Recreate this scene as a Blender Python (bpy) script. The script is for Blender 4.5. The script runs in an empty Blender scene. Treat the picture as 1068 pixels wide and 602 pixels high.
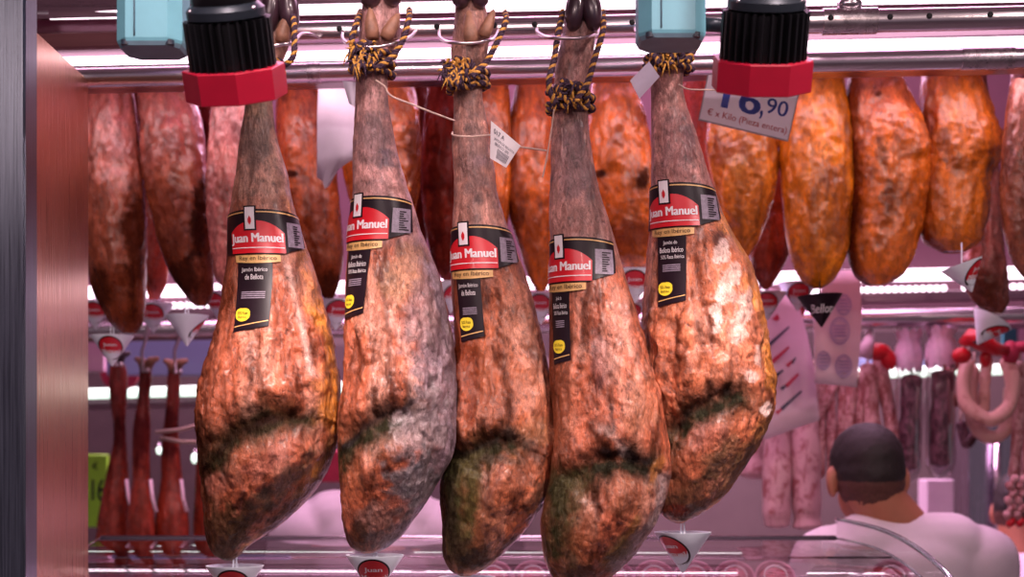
import bpy, math, random
import numpy as np
from mathutils import Vector, Matrix

# ---------------------------------------------------------------- frame
W, HH = 1068, 602
F = 1483.0            # focal length in pixels (50 mm on 36 mm)
CX, HY = 534.0, 480.0 # vertical centre and horizon row of the photograph
EYE = 1.6
PI = math.pi
rng = random.Random(7)
sc = bpy.context.scene
COL = sc.collection

def P(px, py, Y):
    return np.array([(px-CX)/F*Y, Y, EYE-(py-HY)/F*Y])
def P2(px, py, Y): return ((np.asarray(px)-CX)/F*Y, np.asarray(float(Y)), EYE-(np.asarray(py)-HY)/F*Y)
def V(px, py, Y): return Vector(P(px, py, Y))
def M(px, Y): return px/F*Y          # pixels to metres at depth Y
def proj(A):
    A = np.asarray(A); return CX+A[..., 0]*F/A[..., 1], HY-(A[..., 2]-EYE)*F/A[..., 1]

# ---------------------------------------------------------------- numpy noise
_r = np.random.RandomState(11)
_perm = _r.permutation(256); _perm = np.concatenate([_perm, _perm, _perm])
_g = _r.normal(size=(256, 3)); _g /= np.linalg.norm(_g, axis=1)[:, None]
def pn(p):
    p = np.asarray(p, float); i = np.floor(p).astype(int); f = p-i; i &= 255
    u = f*f*f*(f*(f*6-15)+10)
    out = 0
    for dx in (0, 1):
        for dy in (0, 1):
            for dz in (0, 1):
                h = _perm[_perm[_perm[(i[..., 0]+dx)]+i[..., 1]+dy]+i[..., 2]+dz]
                d = f-np.array([dx, dy, dz])
                w = (u[..., 0] if dx else 1-u[..., 0])*(u[..., 1] if dy else 1-u[..., 1])*(u[..., 2] if dz else 1-u[..., 2])
                out = out+w*(_g[h]*d).sum(-1)
    return out*1.6
def fbm(p, o=4, seed=0.0):
    p = np.asarray(p, float)+seed; a = 1.0; s = 0; n = 0
    for _ in range(o):
        s = s+a*pn(p); n += a; a *= .55; p = p*2.03+3.1
    return s/n
def sstep(a, b, x):
    t = np.clip((np.asarray(x, float)-a)/(b-a), 0, 1); return t*t*(3-2*t)

def pchip(x, y, xi):
    x = np.array(x, float); y = np.array(y, float); h = np.diff(x); d = np.diff(y)/h
    m = np.zeros_like(y); m[0], m[-1] = d[0], d[-1]
    m[1:-1] = (d[:-1]*h[1:]+d[1:]*h[:-1])/(h[1:]+h[:-1])
    k = np.clip(np.searchsorted(x, xi)-1, 0, len(x)-2); t = (xi-x[k])/h[k]
    return ((2*t**3-3*t**2+1)*y[k]+(t**3-2*t**2+t)*h[k]*m[k]+(-2*t**3+3*t**2)*y[k+1]+(t**3-t**2)*h[k]*m[k+1])

def pldist(x, y, poly):
    """distance, signed side (positive = below/right), position along 0..1"""
    poly = np.array(poly, float); best = np.full(x.shape, 1e9); side = np.zeros(x.shape); al = np.zeros(x.shape)
    n = len(poly)-1
    for k in range(n):
        a, b = poly[k], poly[k+1]; e = b-a; L = (e**2).sum()
        t = np.clip(((x-a[0])*e[0]+(y-a[1])*e[1])/L, 0, 1)
        dx, dy = x-a[0]-t*e[0], y-a[1]-t*e[1]; d = np.hypot(dx, dy)
        s = np.sign(e[0]*dy-e[1]*dx)
        m = d < best
        best = np.where(m, d, best); side = np.where(m, s, side); al = np.where(m, (k+t)/n, al)
    return best, side, al

# ---------------------------------------------------------------- materials
def lin(r, g, b):
    f = lambda c: (c/12.92 if c <= .04045 else ((c+.055)/1.055)**2.4)
    return (f(r/255), f(g/255), f(b/255))
def newmat(name):
    m = bpy.data.materials.new(name); m.use_nodes = True
    nt = m.node_tree; b = nt.nodes['Principled BSDF']; return m, nt, b
def N(nt, typ, **kw):
    n = nt.nodes.new(typ)
    for k, v in kw.items():
        if k in n.inputs: n.inputs[k].default_value = v
        else: setattr(n, k, v)
    return n
def L(nt, a, b): nt.links.new(a, b)
def ramp(nt, fac, stops, interp='LINEAR'):
    r = nt.nodes.new('ShaderNodeValToRGB'); r.color_ramp.interpolation = interp
    e = r.color_ramp.elements
    while len(e) < len(stops): e.new(.5)
    for el, (p, c) in zip(e, stops):
        el.position = p; el.color = (*c, 1) if len(c) == 3 else c
    L(nt, fac, r.inputs[0]); return r
def mapped(nt, scale=(1, 1, 1), coord='Object'):
    tc = nt.nodes.new('ShaderNodeTexCoord'); mp = nt.nodes.new('ShaderNodeMapping')
    mp.inputs['Scale'].default_value = scale; L(nt, tc.outputs[coord], mp.inputs[0]); return mp.outputs[0]
def noise(nt, vec, scale, detail=4, rough=.6, dist=0):
    n = N(nt, 'ShaderNodeTexNoise'); n.inputs['Scale'].default_value = scale; n.inputs['Detail'].default_value = detail
    n.inputs['Roughness'].default_value = rough; n.inputs['Distortion'].default_value = dist; L(nt, vec, n.inputs['Vector']); return n.outputs[0]
def mix(nt, fac, a, b, blend='MIX'):
    m = nt.nodes.new('ShaderNodeMix'); m.data_type = 'RGBA'; m.blend_type = blend
    for s, i in ((fac, 0), (a, 6), (b, 7)):
        if hasattr(s, 'links') or hasattr(s, 'is_output'): L(nt, s, m.inputs[i])
        elif i == 0: m.inputs[0].default_value = s
        else: m.inputs[i].default_value = (*s, 1)
    return m.outputs[2]
def bump(nt, b, h, strength, dist=.002, prev=None):
    n = nt.nodes.new('ShaderNodeBump'); n.inputs['Strength'].default_value = strength; n.inputs['Distance'].default_value = dist
    L(nt, h, n.inputs['Height'])
    if prev is not None: L(nt, prev, n.inputs['Normal'])
    L(nt, n.outputs[0], b.inputs['Normal']); return n.outputs[0]

def plain(name, c, rough=.5, metal=0, var=.12, vscale=30, spec=.5, coat=0, bmp=0):
    m, nt, b = newmat(name)
    v = mapped(nt); n = noise(nt, v, vscale, 5)
    lo = tuple(x*(1-var) for x in c); hi = tuple(min(1, x*(1+var)) for x in c)
    r = ramp(nt, n, [(.3, lo), (.7, hi)]); L(nt, r.outputs[0], b.inputs['Base Color'])
    b.inputs['Roughness'].default_value = rough; b.inputs['Metallic'].default_value = metal
    b.inputs['Specular IOR Level'].default_value = spec; b.inputs['Coat Weight'].default_value = coat
    if bmp: bump(nt, b, n, bmp, .001)
    return m
def emit(name, c, s):
    m, nt, b = newmat(name); b.inputs['Base Color'].default_value = (*c, 1)
    b.inputs['Emission Color'].default_value = (*c, 1); b.inputs['Emission Strength'].default_value = s; return m
def brushed(name, c, rough, sc_, streak=.25, bmp=.05, metal=1.0):
    m, nt, b = newmat(name)
    v = mapped(nt, sc_); n = noise(nt, v, 1, 6, .7)
    r = ramp(nt, n, [(.3, tuple(x*(1-streak) for x in c)), (.7, tuple(min(1, x*(1+streak)) for x in c))])
    L(nt, r.outputs[0], b.inputs['Base Color']); b.inputs['Metallic'].default_value = metal
    r2 = ramp(nt, n, [(.2, (rough*.7,)*3), (.8, (rough*1.3,)*3)]); L(nt, r2.outputs[0], b.inputs['Roughness'])
    bump(nt, b, n, bmp, .0005); return m

def meatmat(name, rough=.42, coat=.15, speck=.5, b1=.5, b2=.5, fine=160, lightm=.8):
    """pigment in the colour attribute, mottled by procedural noise, with wrinkled relief"""
    m, nt, b = newmat(name)
    at = nt.nodes.new('ShaderNodeAttribute'); at.attribute_name = 'Col'
    v = mapped(nt, (1, 1, .55)); v2 = mapped(nt, (1, 1, .3))
    n1 = noise(nt, v, 26, 6, .65, .6); n2 = noise(nt, v, fine, 5, .7, .4); n3 = noise(nt, v2, 55, 6, .7, 1.2)
    d = ramp(nt, n1, [(.30, (.30, .22, .20)), (.5, (1, 1, 1)), (.72, (1.0, 1.0, 1.0))])
    c = mix(nt, speck, at.outputs[0], d.outputs[0], 'MULTIPLY')
    d2 = ramp(nt, n2, [(.33, (.16, .11, .10)), (.46, (.95, .93, .93)), (.6, (1, 1, 1))])
    c = mix(nt, speck*.9, c, d2.outputs[0], 'MULTIPLY')
    d3 = ramp(nt, n3, [(.50, (0, 0, 0)), (.72, (1, 1, 1))])
    c = mix(nt, mix(nt, lightm, (0, 0, 0), d3.outputs[0]), c, (1.5, 1.62, 1.75), 'MULTIPLY')
    n4 = noise(nt, mapped(nt, (1, 1, .45)), 70, 8, .75, 1.8)   # dark drying cracks
    d4 = nt.nodes.new('ShaderNodeMath'); d4.operation = 'SUBTRACT'; L(nt, n4, d4.inputs[0]); d4.inputs[1].default_value = .5
    d5 = nt.nodes.new('ShaderNodeMath'); d5.operation = 'ABSOLUTE'; L(nt, d4.outputs[0], d5.inputs[0])
    cr = ramp(nt, d5.outputs[0], [(.0, (.30, .20, .18)), (.035, (.66, .57, .55)), (.085, (1, 1, 1))])
    c = mix(nt, speck*.75, c, cr.outputs[0], 'MULTIPLY')
    L(nt, c, b.inputs['Base Color'])
    r = ramp(nt, n1, [(.3, (rough*1.35,)*3), (.7, (rough*.75,)*3)]); L(nt, r.outputs[0], b.inputs['Roughness'])
    bw = nt.nodes.new('ShaderNodeRGBToBW'); L(nt, at.outputs[0], bw.inputs[0])      # dry mould is matt, fat is shiny
    sp_ = ramp(nt, bw.outputs[0], [(.03, (.04,)*3), (.14, (.5,)*3)]); L(nt, sp_.outputs[0], b.inputs['Specular IOR Level'])
    ct_ = ramp(nt, bw.outputs[0], [(.03, (0,)*3), (.14, (coat,)*3)]); L(nt, ct_.outputs[0], b.inputs['Coat Weight']); b.inputs['Coat Roughness'].default_value = .25
    b.inputs['Subsurface Weight'].default_value = 0
    p = bump(nt, b, n3, b1, .006); p = bump(nt, b, n2, b2, .0025, p)
    return m

MT = {}
def mats():
    m = MT
    m['ham'] = meatmat('cured_ham_skin', .38, .15, .8, .8, .9)
    m['glossy'] = meatmat('waxed_ham_skin', .24, .5, .62, .5, .4, 110, .32)
    m['hoof'] = plain('dark_hoof', (.045, .02, .03), .3, var=.5, coat=.3)
    m['toe'] = plain('trotter_skin', (.34, .16, .10), .5, var=.35, vscale=60, bmp=.4)
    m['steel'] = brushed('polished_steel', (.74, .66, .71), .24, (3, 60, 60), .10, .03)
    m['steel2'] = brushed('scuffed_steel', (.62, .55, .58), .28, (40, 40, 40), .35, .1)
    m['hook'] = plain('steel_wire', (.60, .52, .54), .28, 1)
    m['hole'] = plain('dark_hole', (.01, .01, .012), .8)
    m['post'] = brushed('brushed_post', (.13, .145, .185), .34, (500, 500, 6), .45, .25)
    m['tinted_steel'] = brushed('brushed_side_panel', (.56, .26, .13), .30, (300, 300, 4), .16, .12)  # steel tinted orange: the hams' reflection put into its base colour
    m['canopy'] = brushed('canopy_metal', (.26, .15, .20), .30, (2, 90, 90), .15, .04, .75)
    m['canopy_dark'] = brushed('canopy_groove', (.17, .06, .07), .4, (2, 90, 90), .2, .04, .6)
    m['tube'] = emit('light_tube_glow', (1, .76, .89), 3.4)
    m['tube2'] = emit('far_light_tube_glow', (1, .80, .92), 3.2)
    m['tubeg'] = emit('far_light_tube_green', (.80, 1, .86), 1.8)
    m['black'] = plain('black_lamp_metal', (.010, .010, .013), .32, .3, spec=.6)
    m['darkgrey'] = plain('grey_lamp_metal', (.02, .028, .04), .4, .3)
    m['red'] = plain('red_lamp_ring', (.46, .004, .032), .42, 0, .06)
    m['blue'] = plain('pale_blue_box', (.17, .46, .55), .42, 0, .05)
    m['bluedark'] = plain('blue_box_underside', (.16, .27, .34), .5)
    m['screw'] = plain('dark_screw', (.02, .03, .05), .5)
    m['rope_y'] = plain('yellow_strand', (.62, .30, .055), .75, var=.35, vscale=300, bmp=.5)
    m['rope_k'] = plain('purple_black_strand', (.05, .022, .045), .75, var=.5, vscale=300, bmp=.5)
    m['string'] = plain('pale_string', (.58, .40, .34), .8, var=.2, vscale=400, bmp=.3)
    m['lblack'] = plain('label_black', (.012, .005, .009), .36, var=.2, spec=.18)
    m['lred'] = plain('label_red', (.60, .008, .018), .32, var=.06, coat=.1)
    m['lgold'] = plain('label_gold', (.62, .36, .13), .4, .1, var=.15, vscale=120)
    m['lwhite'] = plain('label_white', (.80, .74, .76), .5, var=.04)
    m['lyellow'] = plain('label_yellow', (.76, .58, .03), .45, var=.08)
    m['lgrey'] = plain('label_grey_print', (.24, .19, .25), .5, var=.3, vscale=200)
    m['cup'] = plain('white_plastic_cup', (.78, .84, .92), .35, var=.03)
    m['ivory'] = plain('price_card', (.82, .68, .78), .4, var=.04)
    m['pblue'] = plain('price_blue', (.04, .06, .42), .5, var=.1)
    m['pred'] = plain('price_red', (.62, .08, .10), .5, var=.1)
    m['paper'] = plain('white_paper', (.50, .42, .52), .7, var=.06, vscale=25, bmp=.15)
    m['pinkpaper'] = plain('pale_pink_sheet', (.78, .55, .66), .5, var=.06, vscale=12, bmp=.2)
    m['stamp'] = plain('blue_stamp_ink', (.42, .28, .52), .6, var=.2)
    m['dkink'] = plain('dark_ink', (.06, .05, .09), .6)
    m['rdink'] = plain('red_ink', (.50, .03, .08), .6)
    m['pbag'] = plain('pink_plastic_bag', (.82, .55, .72), .3, var=.15, vscale=40, bmp=.5, coat=.4)
    m['coat'] = plain('white_coat_cloth', (.78, .66, .74), .8, var=.04, vscale=14, bmp=.1)
    m['skin'] = plain('skin', (.46, .17, .10), .5, var=.08, vscale=20)
    m['hair'] = plain('dark_hair', (.016, .009, .009), .65, var=.6, vscale=260, bmp=.8)
    m['haircut'] = plain('short_cropped_hair', (.10, .035, .026), .7, var=.5, vscale=320, bmp=.6)
    m['trouser'] = plain('dark_trousers', (.03, .03, .04), .8)
    m['wall'] = plain('grey_wall', (.16, .125, .115), .7, var=.1, vscale=5)
    m['pinkwall'] = plain('pink_lit_panel', (.20, .08, .12), .55, var=.1, vscale=6)
    m['bluepanel'] = plain('blue_grey_panel', (.28, .40, .62), .5, var=.05, vscale=4)
    m['darkshelf'] = plain('dark_shelf', (.06, .04, .04), .6)
    m['ceil'] = plain('pale_ceiling', (.55, .42, .48), .6)
    m['floor'] = plain('floor_tiles', (.25, .23, .22), .4, var=.1, vscale=8)
    m['green'] = plain('green_board', (.28, .66, .03), .5, var=.04)
    m['teal'] = plain('teal_box', (.03, .22, .25), .5)
    m['cabinet'] = brushed('cabinet_steel', (.50, .46, .56), .25, (60, 60, 3), .2, .05)
    m['ring'] = None
    # glass
    g = bpy.data.materials.new('case_glass'); g.use_nodes = True; nt = g.node_tree; nt.nodes.clear()
    o = N(nt, 'ShaderNodeOutputMaterial'); mx = N(nt, 'ShaderNodeMixShader'); tr = N(nt, 'ShaderNodeBsdfTransparent'); gl = N(nt, 'ShaderNodeBsdfGlossy')
    tr.inputs[0].default_value = (.93, .90, .92, 1); gl.inputs['Roughness'].default_value = .03
    fr = N(nt, 'ShaderNodeFresnel'); fr.inputs[0].default_value = 1.5
    fm_ = N(nt, 'ShaderNodeMath'); fm_.operation = 'MULTIPLY'; fm_.inputs[1].default_value = .5; L(nt, fr.outputs[0], fm_.inputs[0]); L(nt, fm_.outputs[0], mx.inputs[0]); L(nt, tr.outputs[0], mx.inputs[1]); L(nt, gl.outputs[0], mx.inputs[2]); L(nt, mx.outputs[0], o.inputs[0])
    m['glass'] = g
    m['glassedge'] = plain('glass_edge', (.10, .13, .15), .15, var=.2, coat=1)
    m['plastic'] = plain('clear_tub_plastic', (.62, .30, .42), .15, var=.2, coat=.8)
    m['pinkmeat'] = plain('sliced_meat', (.60, .14, .18), .4, var=.5, vscale=120, coat=.4)
    m['wrap'] = g.copy(); m['wrap'].name = 'clear_wrap'
    m['wrap'].node_tree.nodes['Glossy BSDF'].inputs['Roughness'].default_value = .15
mats()
def sausmat(name, dark, light, cover, scale=45, rough=.5):
    m, nt, b = newmat(name); v = mapped(nt, (1, 1, .6)); n = noise(nt, v, scale, 6, .7, .8)
    r = ramp(nt, n, [(cover-.08, dark), (cover+.06, light)]); L(nt, r.outputs[0], b.inputs['Base Color'])
    b.inputs['Roughness'].default_value = rough; bump(nt, b, n, .5, .003); return m
MT['salami'] = sausmat('floured_salami', (.42, .13, .14), (.74, .44, .46), .44)
MT['fuet'] = sausmat('mottled_fuet', (.34, .09, .09), (.72, .40, .40), .50)
MT['darksaus'] = sausmat('dark_sausage', (.06, .018, .028), (.22, .10, .13), .50, 60, .35)
MT['ringsaus'] = sausmat('pale_ring_sausage', (.50, .20, .17), (.74, .42, .36), .42, 40)
MT['redsaus'] = sausmat('red_ring_sausage', (.22, .02, .02), (.42, .05, .03), .5, 40, .3)

# ---------------------------------------------------------------- mesh builder
class MB:
    def __init__(s): s.v = []; s.f = []; s.mi = []; s.cur = 0
    def add(s, vs, fs):
        o = len(s.v); s.v.extend([tuple(map(float, p)) for p in vs]); s.f.extend([[i+o for i in f] for f in fs]); s.mi.extend([s.cur]*len(fs)); return s
    def grid(s, A, closeu=False, flip=False):
        A = np.asarray(A); n, m = A.shape[:2]; fs = []
        for i in range(n-1):
            for j in range(m if closeu else m-1):
                k = (j+1) % m; q = [i*m+j, i*m+k, (i+1)*m+k, (i+1)*m+j]
                fs.append(q[::-1] if flip else q)
        return s.add(A.reshape(-1, 3), fs)
    def box(s, c, d, R=None, bev=0):
        x, y, z = [q/2 for q in d]; c = Vector(c)
        if bev:
            b = bev; vs = []; 
            prof = [(-x+b, -y), (x-b, -y), (x, -y+b), (x, y-b), (x-b, y), (-x+b, y), (-x, y-b), (-x, -y+b)]
            inn = [(p[0]*(x-b)/x, p[1]*(y-b)/y) for p in prof]
            lv = [(-z, inn), (-z+b, prof), (z-b, prof), (z, inn)]
            rings = [[(p[0], p[1], zz) for p in pr] for zz, pr in lv]
            vs = [p for r in rings for p in r]; fs = []
            for i in range(3):
                for j in range(8): fs.append([i*8+j, i*8+(j+1) % 8, (i+1)*8+(j+1) % 8, (i+1)*8+j])
            fs.append(list(range(7, -1, -1))); fs.append(list(range(24, 32)))
        else:
            vs = [(a, b, e) for a in (-x, x) for b in (-y, y) for e in (-z, z)]
            fs = [[0, 1, 3, 2], [4, 6, 7, 5], [0, 4, 5, 1], [2, 3, 7, 6], [0, 2, 6, 4], [1, 5, 7, 3]]
        vs = [(R @ Vector(p) if R else Vector(p))+c for p in vs]
        return s.add(vs, fs)
    def tube(s, pts, r, n=12, cap=True, twist=None):
        pts = [Vector(p) for p in pts]; K = len(pts); rr = r if hasattr(r, '__len__') else [r]*K
        rings = []; up = None
        for i, p in enumerate(pts):
            t = (pts[min(i+1, K-1)]-pts[max(i-1, 0)]).normalized()
            if up is None: up = Vector((0, 0, 1)) if abs(t.z) < .9 else Vector((1, 0, 0))
            a = (up-t*up.dot(t)).normalized(); up = a; b = t.cross(a)
            rings.append([p+a*math.cos(2*PI*j/n)*rr[i]+b*math.sin(2*PI*j/n)*rr[i] for j in range(n)])
        vs = [q for r_ in rings for q in r_]; fs = []
        for i in range(K-1):
            for j in range(n): fs.append([i*n+j, i*n+(j+1) % n, (i+1)*n+(j+1) % n, (i+1)*n+j])
        if cap: fs.append(list(range(n-1, -1, -1))); fs.append([(K-1)*n+j for j in range(n)])
        return s.add(vs, fs)
    def lathe(s, prof, c=(0, 0, 0), R=None, n=32, cap=True, phase=0):
        """prof: list of (radius, z)"""
        c = Vector(c); vs = []
        for r, z in prof:
            for j in range(n):
                a = 2*PI*(j+phase)/n; p = Vector((r*math.cos(a), r*math.sin(a), z)); vs.append((R @ p if R else p)+c)
        fs = []
        for i in range(len(prof)-1):
            for j in range(n): fs.append([i*n+j, i*n+(j+1) % n, (i+1)*n+(j+1) % n, (i+1)*n+j])
        if cap: fs.append(list(range(n-1, -1, -1))); fs.append([(len(prof)-1)*n+j for j in range(n)])
        return s.add(vs, fs)
    def ellipsoid(s, c, r, R=None, n=20, m=12):
        prof = [(max(1e-4, math.sin(PI*i/m)), -math.cos(PI*i/m)) for i in range(m+1)]
        c = Vector(c); vs = []
        for q, z in prof:
            for j in range(n):
                a = 2*PI*j/n; p = Vector((q*math.cos(a)*r[0], q*math.sin(a)*r[1], z*r[2])); vs.append((R @ p if R else p)+c)
        fs = []
        for i in range(m):
            for j in range(n): fs.append([i*n+j, i*n+(j+1) % n, (i+1)*n+(j+1) % n, (i+1)*n+j])
        return s.add(vs, fs)
    def build(s, name, mat, parent=None, smooth=True, auto=None):
        me = bpy.data.meshes.new(name)
        off = Vector((0, 0, 0)); q = parent
        while q is not None: off += q.location; q = q.parent
        me.from_pydata([(p[0]-off.x, p[1]-off.y, p[2]-off.z) for p in s.v], [], s.f)
        for m in (mat if isinstance(mat, (list, tuple)) else [mat]): me.materials.append(m)
        if any(s.mi): me.polygons.foreach_set('material_index', s.mi)
        if smooth:
            me.polygons.foreach_set('use_smooth', [True]*len(me.polygons))
            if auto is not None:
                me.set_sharp_from_angle(angle=math.radians(auto))
        me.update()
        o = bpy.data.objects.new(name, me); COL.objects.link(o); o.parent = parent
        return o
def recalc(o):
    import bmesh
    bm = bmesh.new(); bm.from_mesh(o.data); bmesh.ops.recalc_face_normals(bm, faces=bm.faces); bm.to_mesh(o.data); bm.free(); return o

def tag(o, label=None, cat=None, group=None, kind=None):
    if label: o['label'] = label
    if cat: o['category'] = cat
    if group: o['group'] = group
    if kind: o['kind'] = kind
    return o
def empty(name, loc, label, cat, group=None):
    o = bpy.data.objects.new(name, None); COL.objects.link(o); o.location = Vector(loc); o.empty_display_size = .05
    return tag(o, label, cat, group)
def struct(o): o['kind'] = 'structure'; return o
def copy_tree(o, parent=None):
    c = o.copy(); COL.objects.link(c); c.parent = parent
    for ch in list(o.children): copy_tree(ch, c)
    return c

_tc = {}
def text_tris(s, bold=.0):
    k = (s, bold)
    if k in _tc: return _tc[k]
    cu = bpy.data.curves.new('t', 'FONT'); cu.body = s; cu.size = 1; cu.offset = bold; cu.resolution_u = 3
    ob = bpy.data.objects.new('t', cu); COL.objects.link(ob)
    dg = bpy.context.evaluated_depsgraph_get(); dg.update()
    me = bpy.data.meshes.new_from_object(ob.evaluated_get(dg))
    vs = np.array([v.co[:] for v in me.vertices]); fs = [list(p.vertices) for p in me.polygons]
    bpy.data.objects.remove(ob); bpy.data.curves.remove(cu); bpy.data.meshes.remove(me)
    lo, hi = vs.min(0), vs.max(0); uv = (vs-lo)[:, :2]/(hi-lo)[:2]
    _tc[k] = (uv, fs, (hi-lo)[0]/(hi-lo)[1]); return _tc[k]
def put_text(mb, s, fn, a0, a1, b0, b1, bold=.0):
    """fn(a,b)->3D ; text fills a0..a1, b0 (top) .. b1 (bottom)"""
    uv, fs, _ = text_tris(s, 0.0)
    B = b1+uv[:, 1]*(b0-b1); w = bold*.55*(b1-b0)      # heavier strokes: the letters laid down side by side
    for sh in ((-w, 0, w) if bold else (0,)): mb.add(fn(a0+uv[:, 0]*(a1-a0)+sh, B), fs)
# ---------------------------------------------------------------- ham bodies
class Ham:
    """surface from an outline (row, left, right) at depth Y0; angle 90 deg faces the viewer's side"""
    def __init__(s, rows, Y0, dk=.8, n=300, m=160, expo=2.0, dfun=None):
        s.rows = np.array(rows, float); s.Y0 = Y0; s.dk = dk; s.n = n; s.m = m
        y0, y1 = s.rows[0, 0], s.rows[-1, 0]
        t = np.linspace(0, 1, n); s.ys = y0+(y1-y0)*(1-(1-t)**1.25)
        s.rx = lambda y: pchip(s.rows[:, 0], s.rows[:, 1], np.clip(y, y0, y1))
        s.rr = lambda y: pchip(s.rows[:, 0], s.rows[:, 2], np.clip(y, y0, y1))
        yy = np.linspace(y0, y1, 400); hw = (s.rr(yy)-s.rx(yy))/2
        k = np.ones(25)/25; hp = np.convolve(np.pad(hw, 12, 'edge'), k, 'valid')
        s.dd = lambda y: np.minimum(np.interp(y, yy, hp), np.interp(y, yy, hw)*1.25)*s.dk
    def pt(s, y, ph, off=0.0):
        y = np.asarray(y, float); ph = np.asarray(ph, float)
        l, r = s.rx(y), s.rr(y); c, hw = (l+r)/2, np.maximum((r-l)/2, .3); d = np.maximum(s.dd(y), .3)
        nx, ny = np.cos(ph)/hw, -np.sin(ph)/d; q = np.hypot(nx, ny); nx, ny = nx/q, ny/q
        k = s.Y0/F
        # flare of the outline tilts the normal a little in z
        return np.stack([(c+hw*np.cos(ph)-CX)*k+nx*off, s.Y0-d*np.sin(ph)*k+ny*off, EYE+(HY-y)*k+0*off], -1), np.stack([nx, ny, 0*nx], -1)
    def locate(s, px, py):
        Y, A = np.meshgrid(np.linspace(py-25, py+15, 81), np.linspace(.05, PI-.05, 400), indexing='ij')
        p, _ = s.pt(Y, A); x, y = proj(p); k = np.argmin((x-px)**2+(y-py)**2)
        return Y.flat[k], A.flat[k]

def soft(x, w): return np.exp(-(x/w)**2)

def make_ham_mesh(h, mat, parent, base, paint=(), lines=(), crease=(), ridges=(), bumps=(), labelmask=None, seed=0,
                  rough=(.0035, .0016), name='ham_body', basefn=None, wr=(280, 440), vary=True):
    Y, A = np.meshgrid(h.ys, np.linspace(0, 2*PI, h.m, endpoint=False), indexing='ij')
    p, nr = h.pt(Y, A); x, y = proj(p); front = sstep(-.15, .25, np.sin(A))
    S = np.array([seed*7.3, seed*3.1, seed*1.7])
    wob = fbm(p*22+S, 3)
    d = np.zeros(x.shape)
    hw = (h.rr(Y)-h.rx(Y))/2; amp = np.clip(hw/60, .12, 1)
    d += fbm(p*np.array([30, 30, 6])+S, 4)*rough[0]*amp*1.7
    rg = 1-np.abs(fbm(p*np.array([48, 48, 16])+S+5, 4))*2.4
    d += np.clip(rg, 0, 1)**3*rough[1]*1.6*amp
    d += fbm(p*np.array([70, 70, 40])+S, 4)*rough[1]*amp*2.4
    # tendon folds
    fold = np.sin((x-h.rx(Y))/(hw*2)*26+wob*7+y*.012)
    d += fold*.0022*sstep(wr[0], wr[0]+40, y)*(1-sstep(wr[1]-50, wr[1], y))*amp
    n0 = fbm(p*60+S+31, 3)
    for (poly, Am, lam, sig, lip) in crease:
        sig = sig*2.3; Am = Am*.66; lam = lam*.95; lip = lip*.6
        dist, side, al = pldist(x+wob*5, y+wob*6+n0*4, poly)
        end = sstep(0, .12, al)*(1-sstep(.9, 1.0, al))
        end = np.maximum(end, .25)*(1-sstep(lam*1.0, lam*3, dist))
        sd = dist*side-sig*.45
        below = np.where(sd > 0, np.exp(-(np.abs(sd)/lam)**1.6), np.exp(-(sd/sig)**2))
        d += front*end*(-Am*below + lip*np.exp(-((sd+sig*2.3)/(sig*1.8))**2))
    for (poly, Am, wd) in ridges:
        dist, side, al = pldist(x+wob*5, y, poly)
        end = sstep(-.01, .15, al)*(1-sstep(.85, 1.01, al)); d += front*Am*end*soft(dist, wd)
    for (bx, by, rx_, ry_, ro, Am) in bumps:
        c, s_ = math.cos(ro), math.sin(ro); u = ((x-bx)*c+(y-by)*s_)/rx_; v = (-(x-bx)*s_+(y-by)*c)/ry_
        d += front*Am*np.exp(-(u*u+v*v))
    d *= np.clip(hw/14, 0, 1)
    # taper displacement at silhouettes so the outline stays put
    d *= .35+.65*sstep(.0, .5, np.abs(np.sin(A)))
    if labelmask is not None:
        mk = labelmask(x, y)*front; d = d*(1-mk)+np.minimum(d, 0)*0*mk-.0006*mk
    if vary: d = d-.0011*np.exp(-(fbm(p*np.array([34, 34, 15])+S+41, 5)/.035)**2)*amp
    P_ = p+nr*d[..., None]
    # pigment
    B = np.array(base, float); col = np.zeros(x.shape+(3,))+B
    n1 = fbm(p*18+S+9, 4); n2 = fbm(p*np.array([60, 60, 14])+S+2, 4); n3 = fbm(p*60+S+4, 4)
    n5 = fbm(p*np.array([16, 16, 6])+S+17, 4)
    if vary:
        g = (sstep(.02, .30, n5)*.65)[..., None]; col = col*(1-g)+np.array(lin(206, 146, 122))*g
        g = (sstep(.05, .28, -n2)*.75)[..., None]; col = col*(1-g)+np.array(lin(112, 54, 34))*g
        v_ = np.exp(-(fbm(p*np.array([34, 34, 15])+S+41, 5)/.028)**2)*sstep(-.05, .2, n1+.1)
        g = (v_*.75)[..., None]; col = col*(1-g)+np.array(lin(84, 42, 30))*g
    if basefn is not None: col = basefn(col, x, y, n1, n2, n3, front, A)
    col *= (1+.6*n1+.9*n2)[..., None]
    for (poly, wd, c, st, nz) in lines:  # stain lines; in the creases olive mould plus painted hollow shade
        dist, side, al = pldist(x+wob*4, y+wob*4, poly)
        f = st*np.clip(soft(dist, wd)+nz*n3*soft(dist, wd*1.8), 0, 1)*np.maximum(front, .0)
        col = col*(1-f[..., None])+np.array(c)*f[..., None]
    for (bx, by, rx_, ry_, ro, c, st, nz) in paint:
        cc, s_ = math.cos(ro), math.sin(ro); u = ((x-bx)*cc+(y-by)*s_)/rx_; v = (-(x-bx)*s_+(y-by)*cc)/ry_
        q = np.sqrt(u*u+v*v)+nz*(n3*1.2+n1*.8); f = st*(1-sstep(*((.82, .96) if c is WH else (.55, 1.15)), q))*front
        col = col*(1-f[..., None])+np.array(c)*(1+.6*n3[..., None])*f[..., None]
    col = np.clip(col, .006, .95)
    mb = MB(); mb.grid(P_, closeu=True, flip=True)
    n, m = h.n, h.m; k = len(mb.v)
    top = P_[0].mean(0); bot = P_[-1].mean(0); mb.v += [tuple(top), tuple(bot)]
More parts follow.
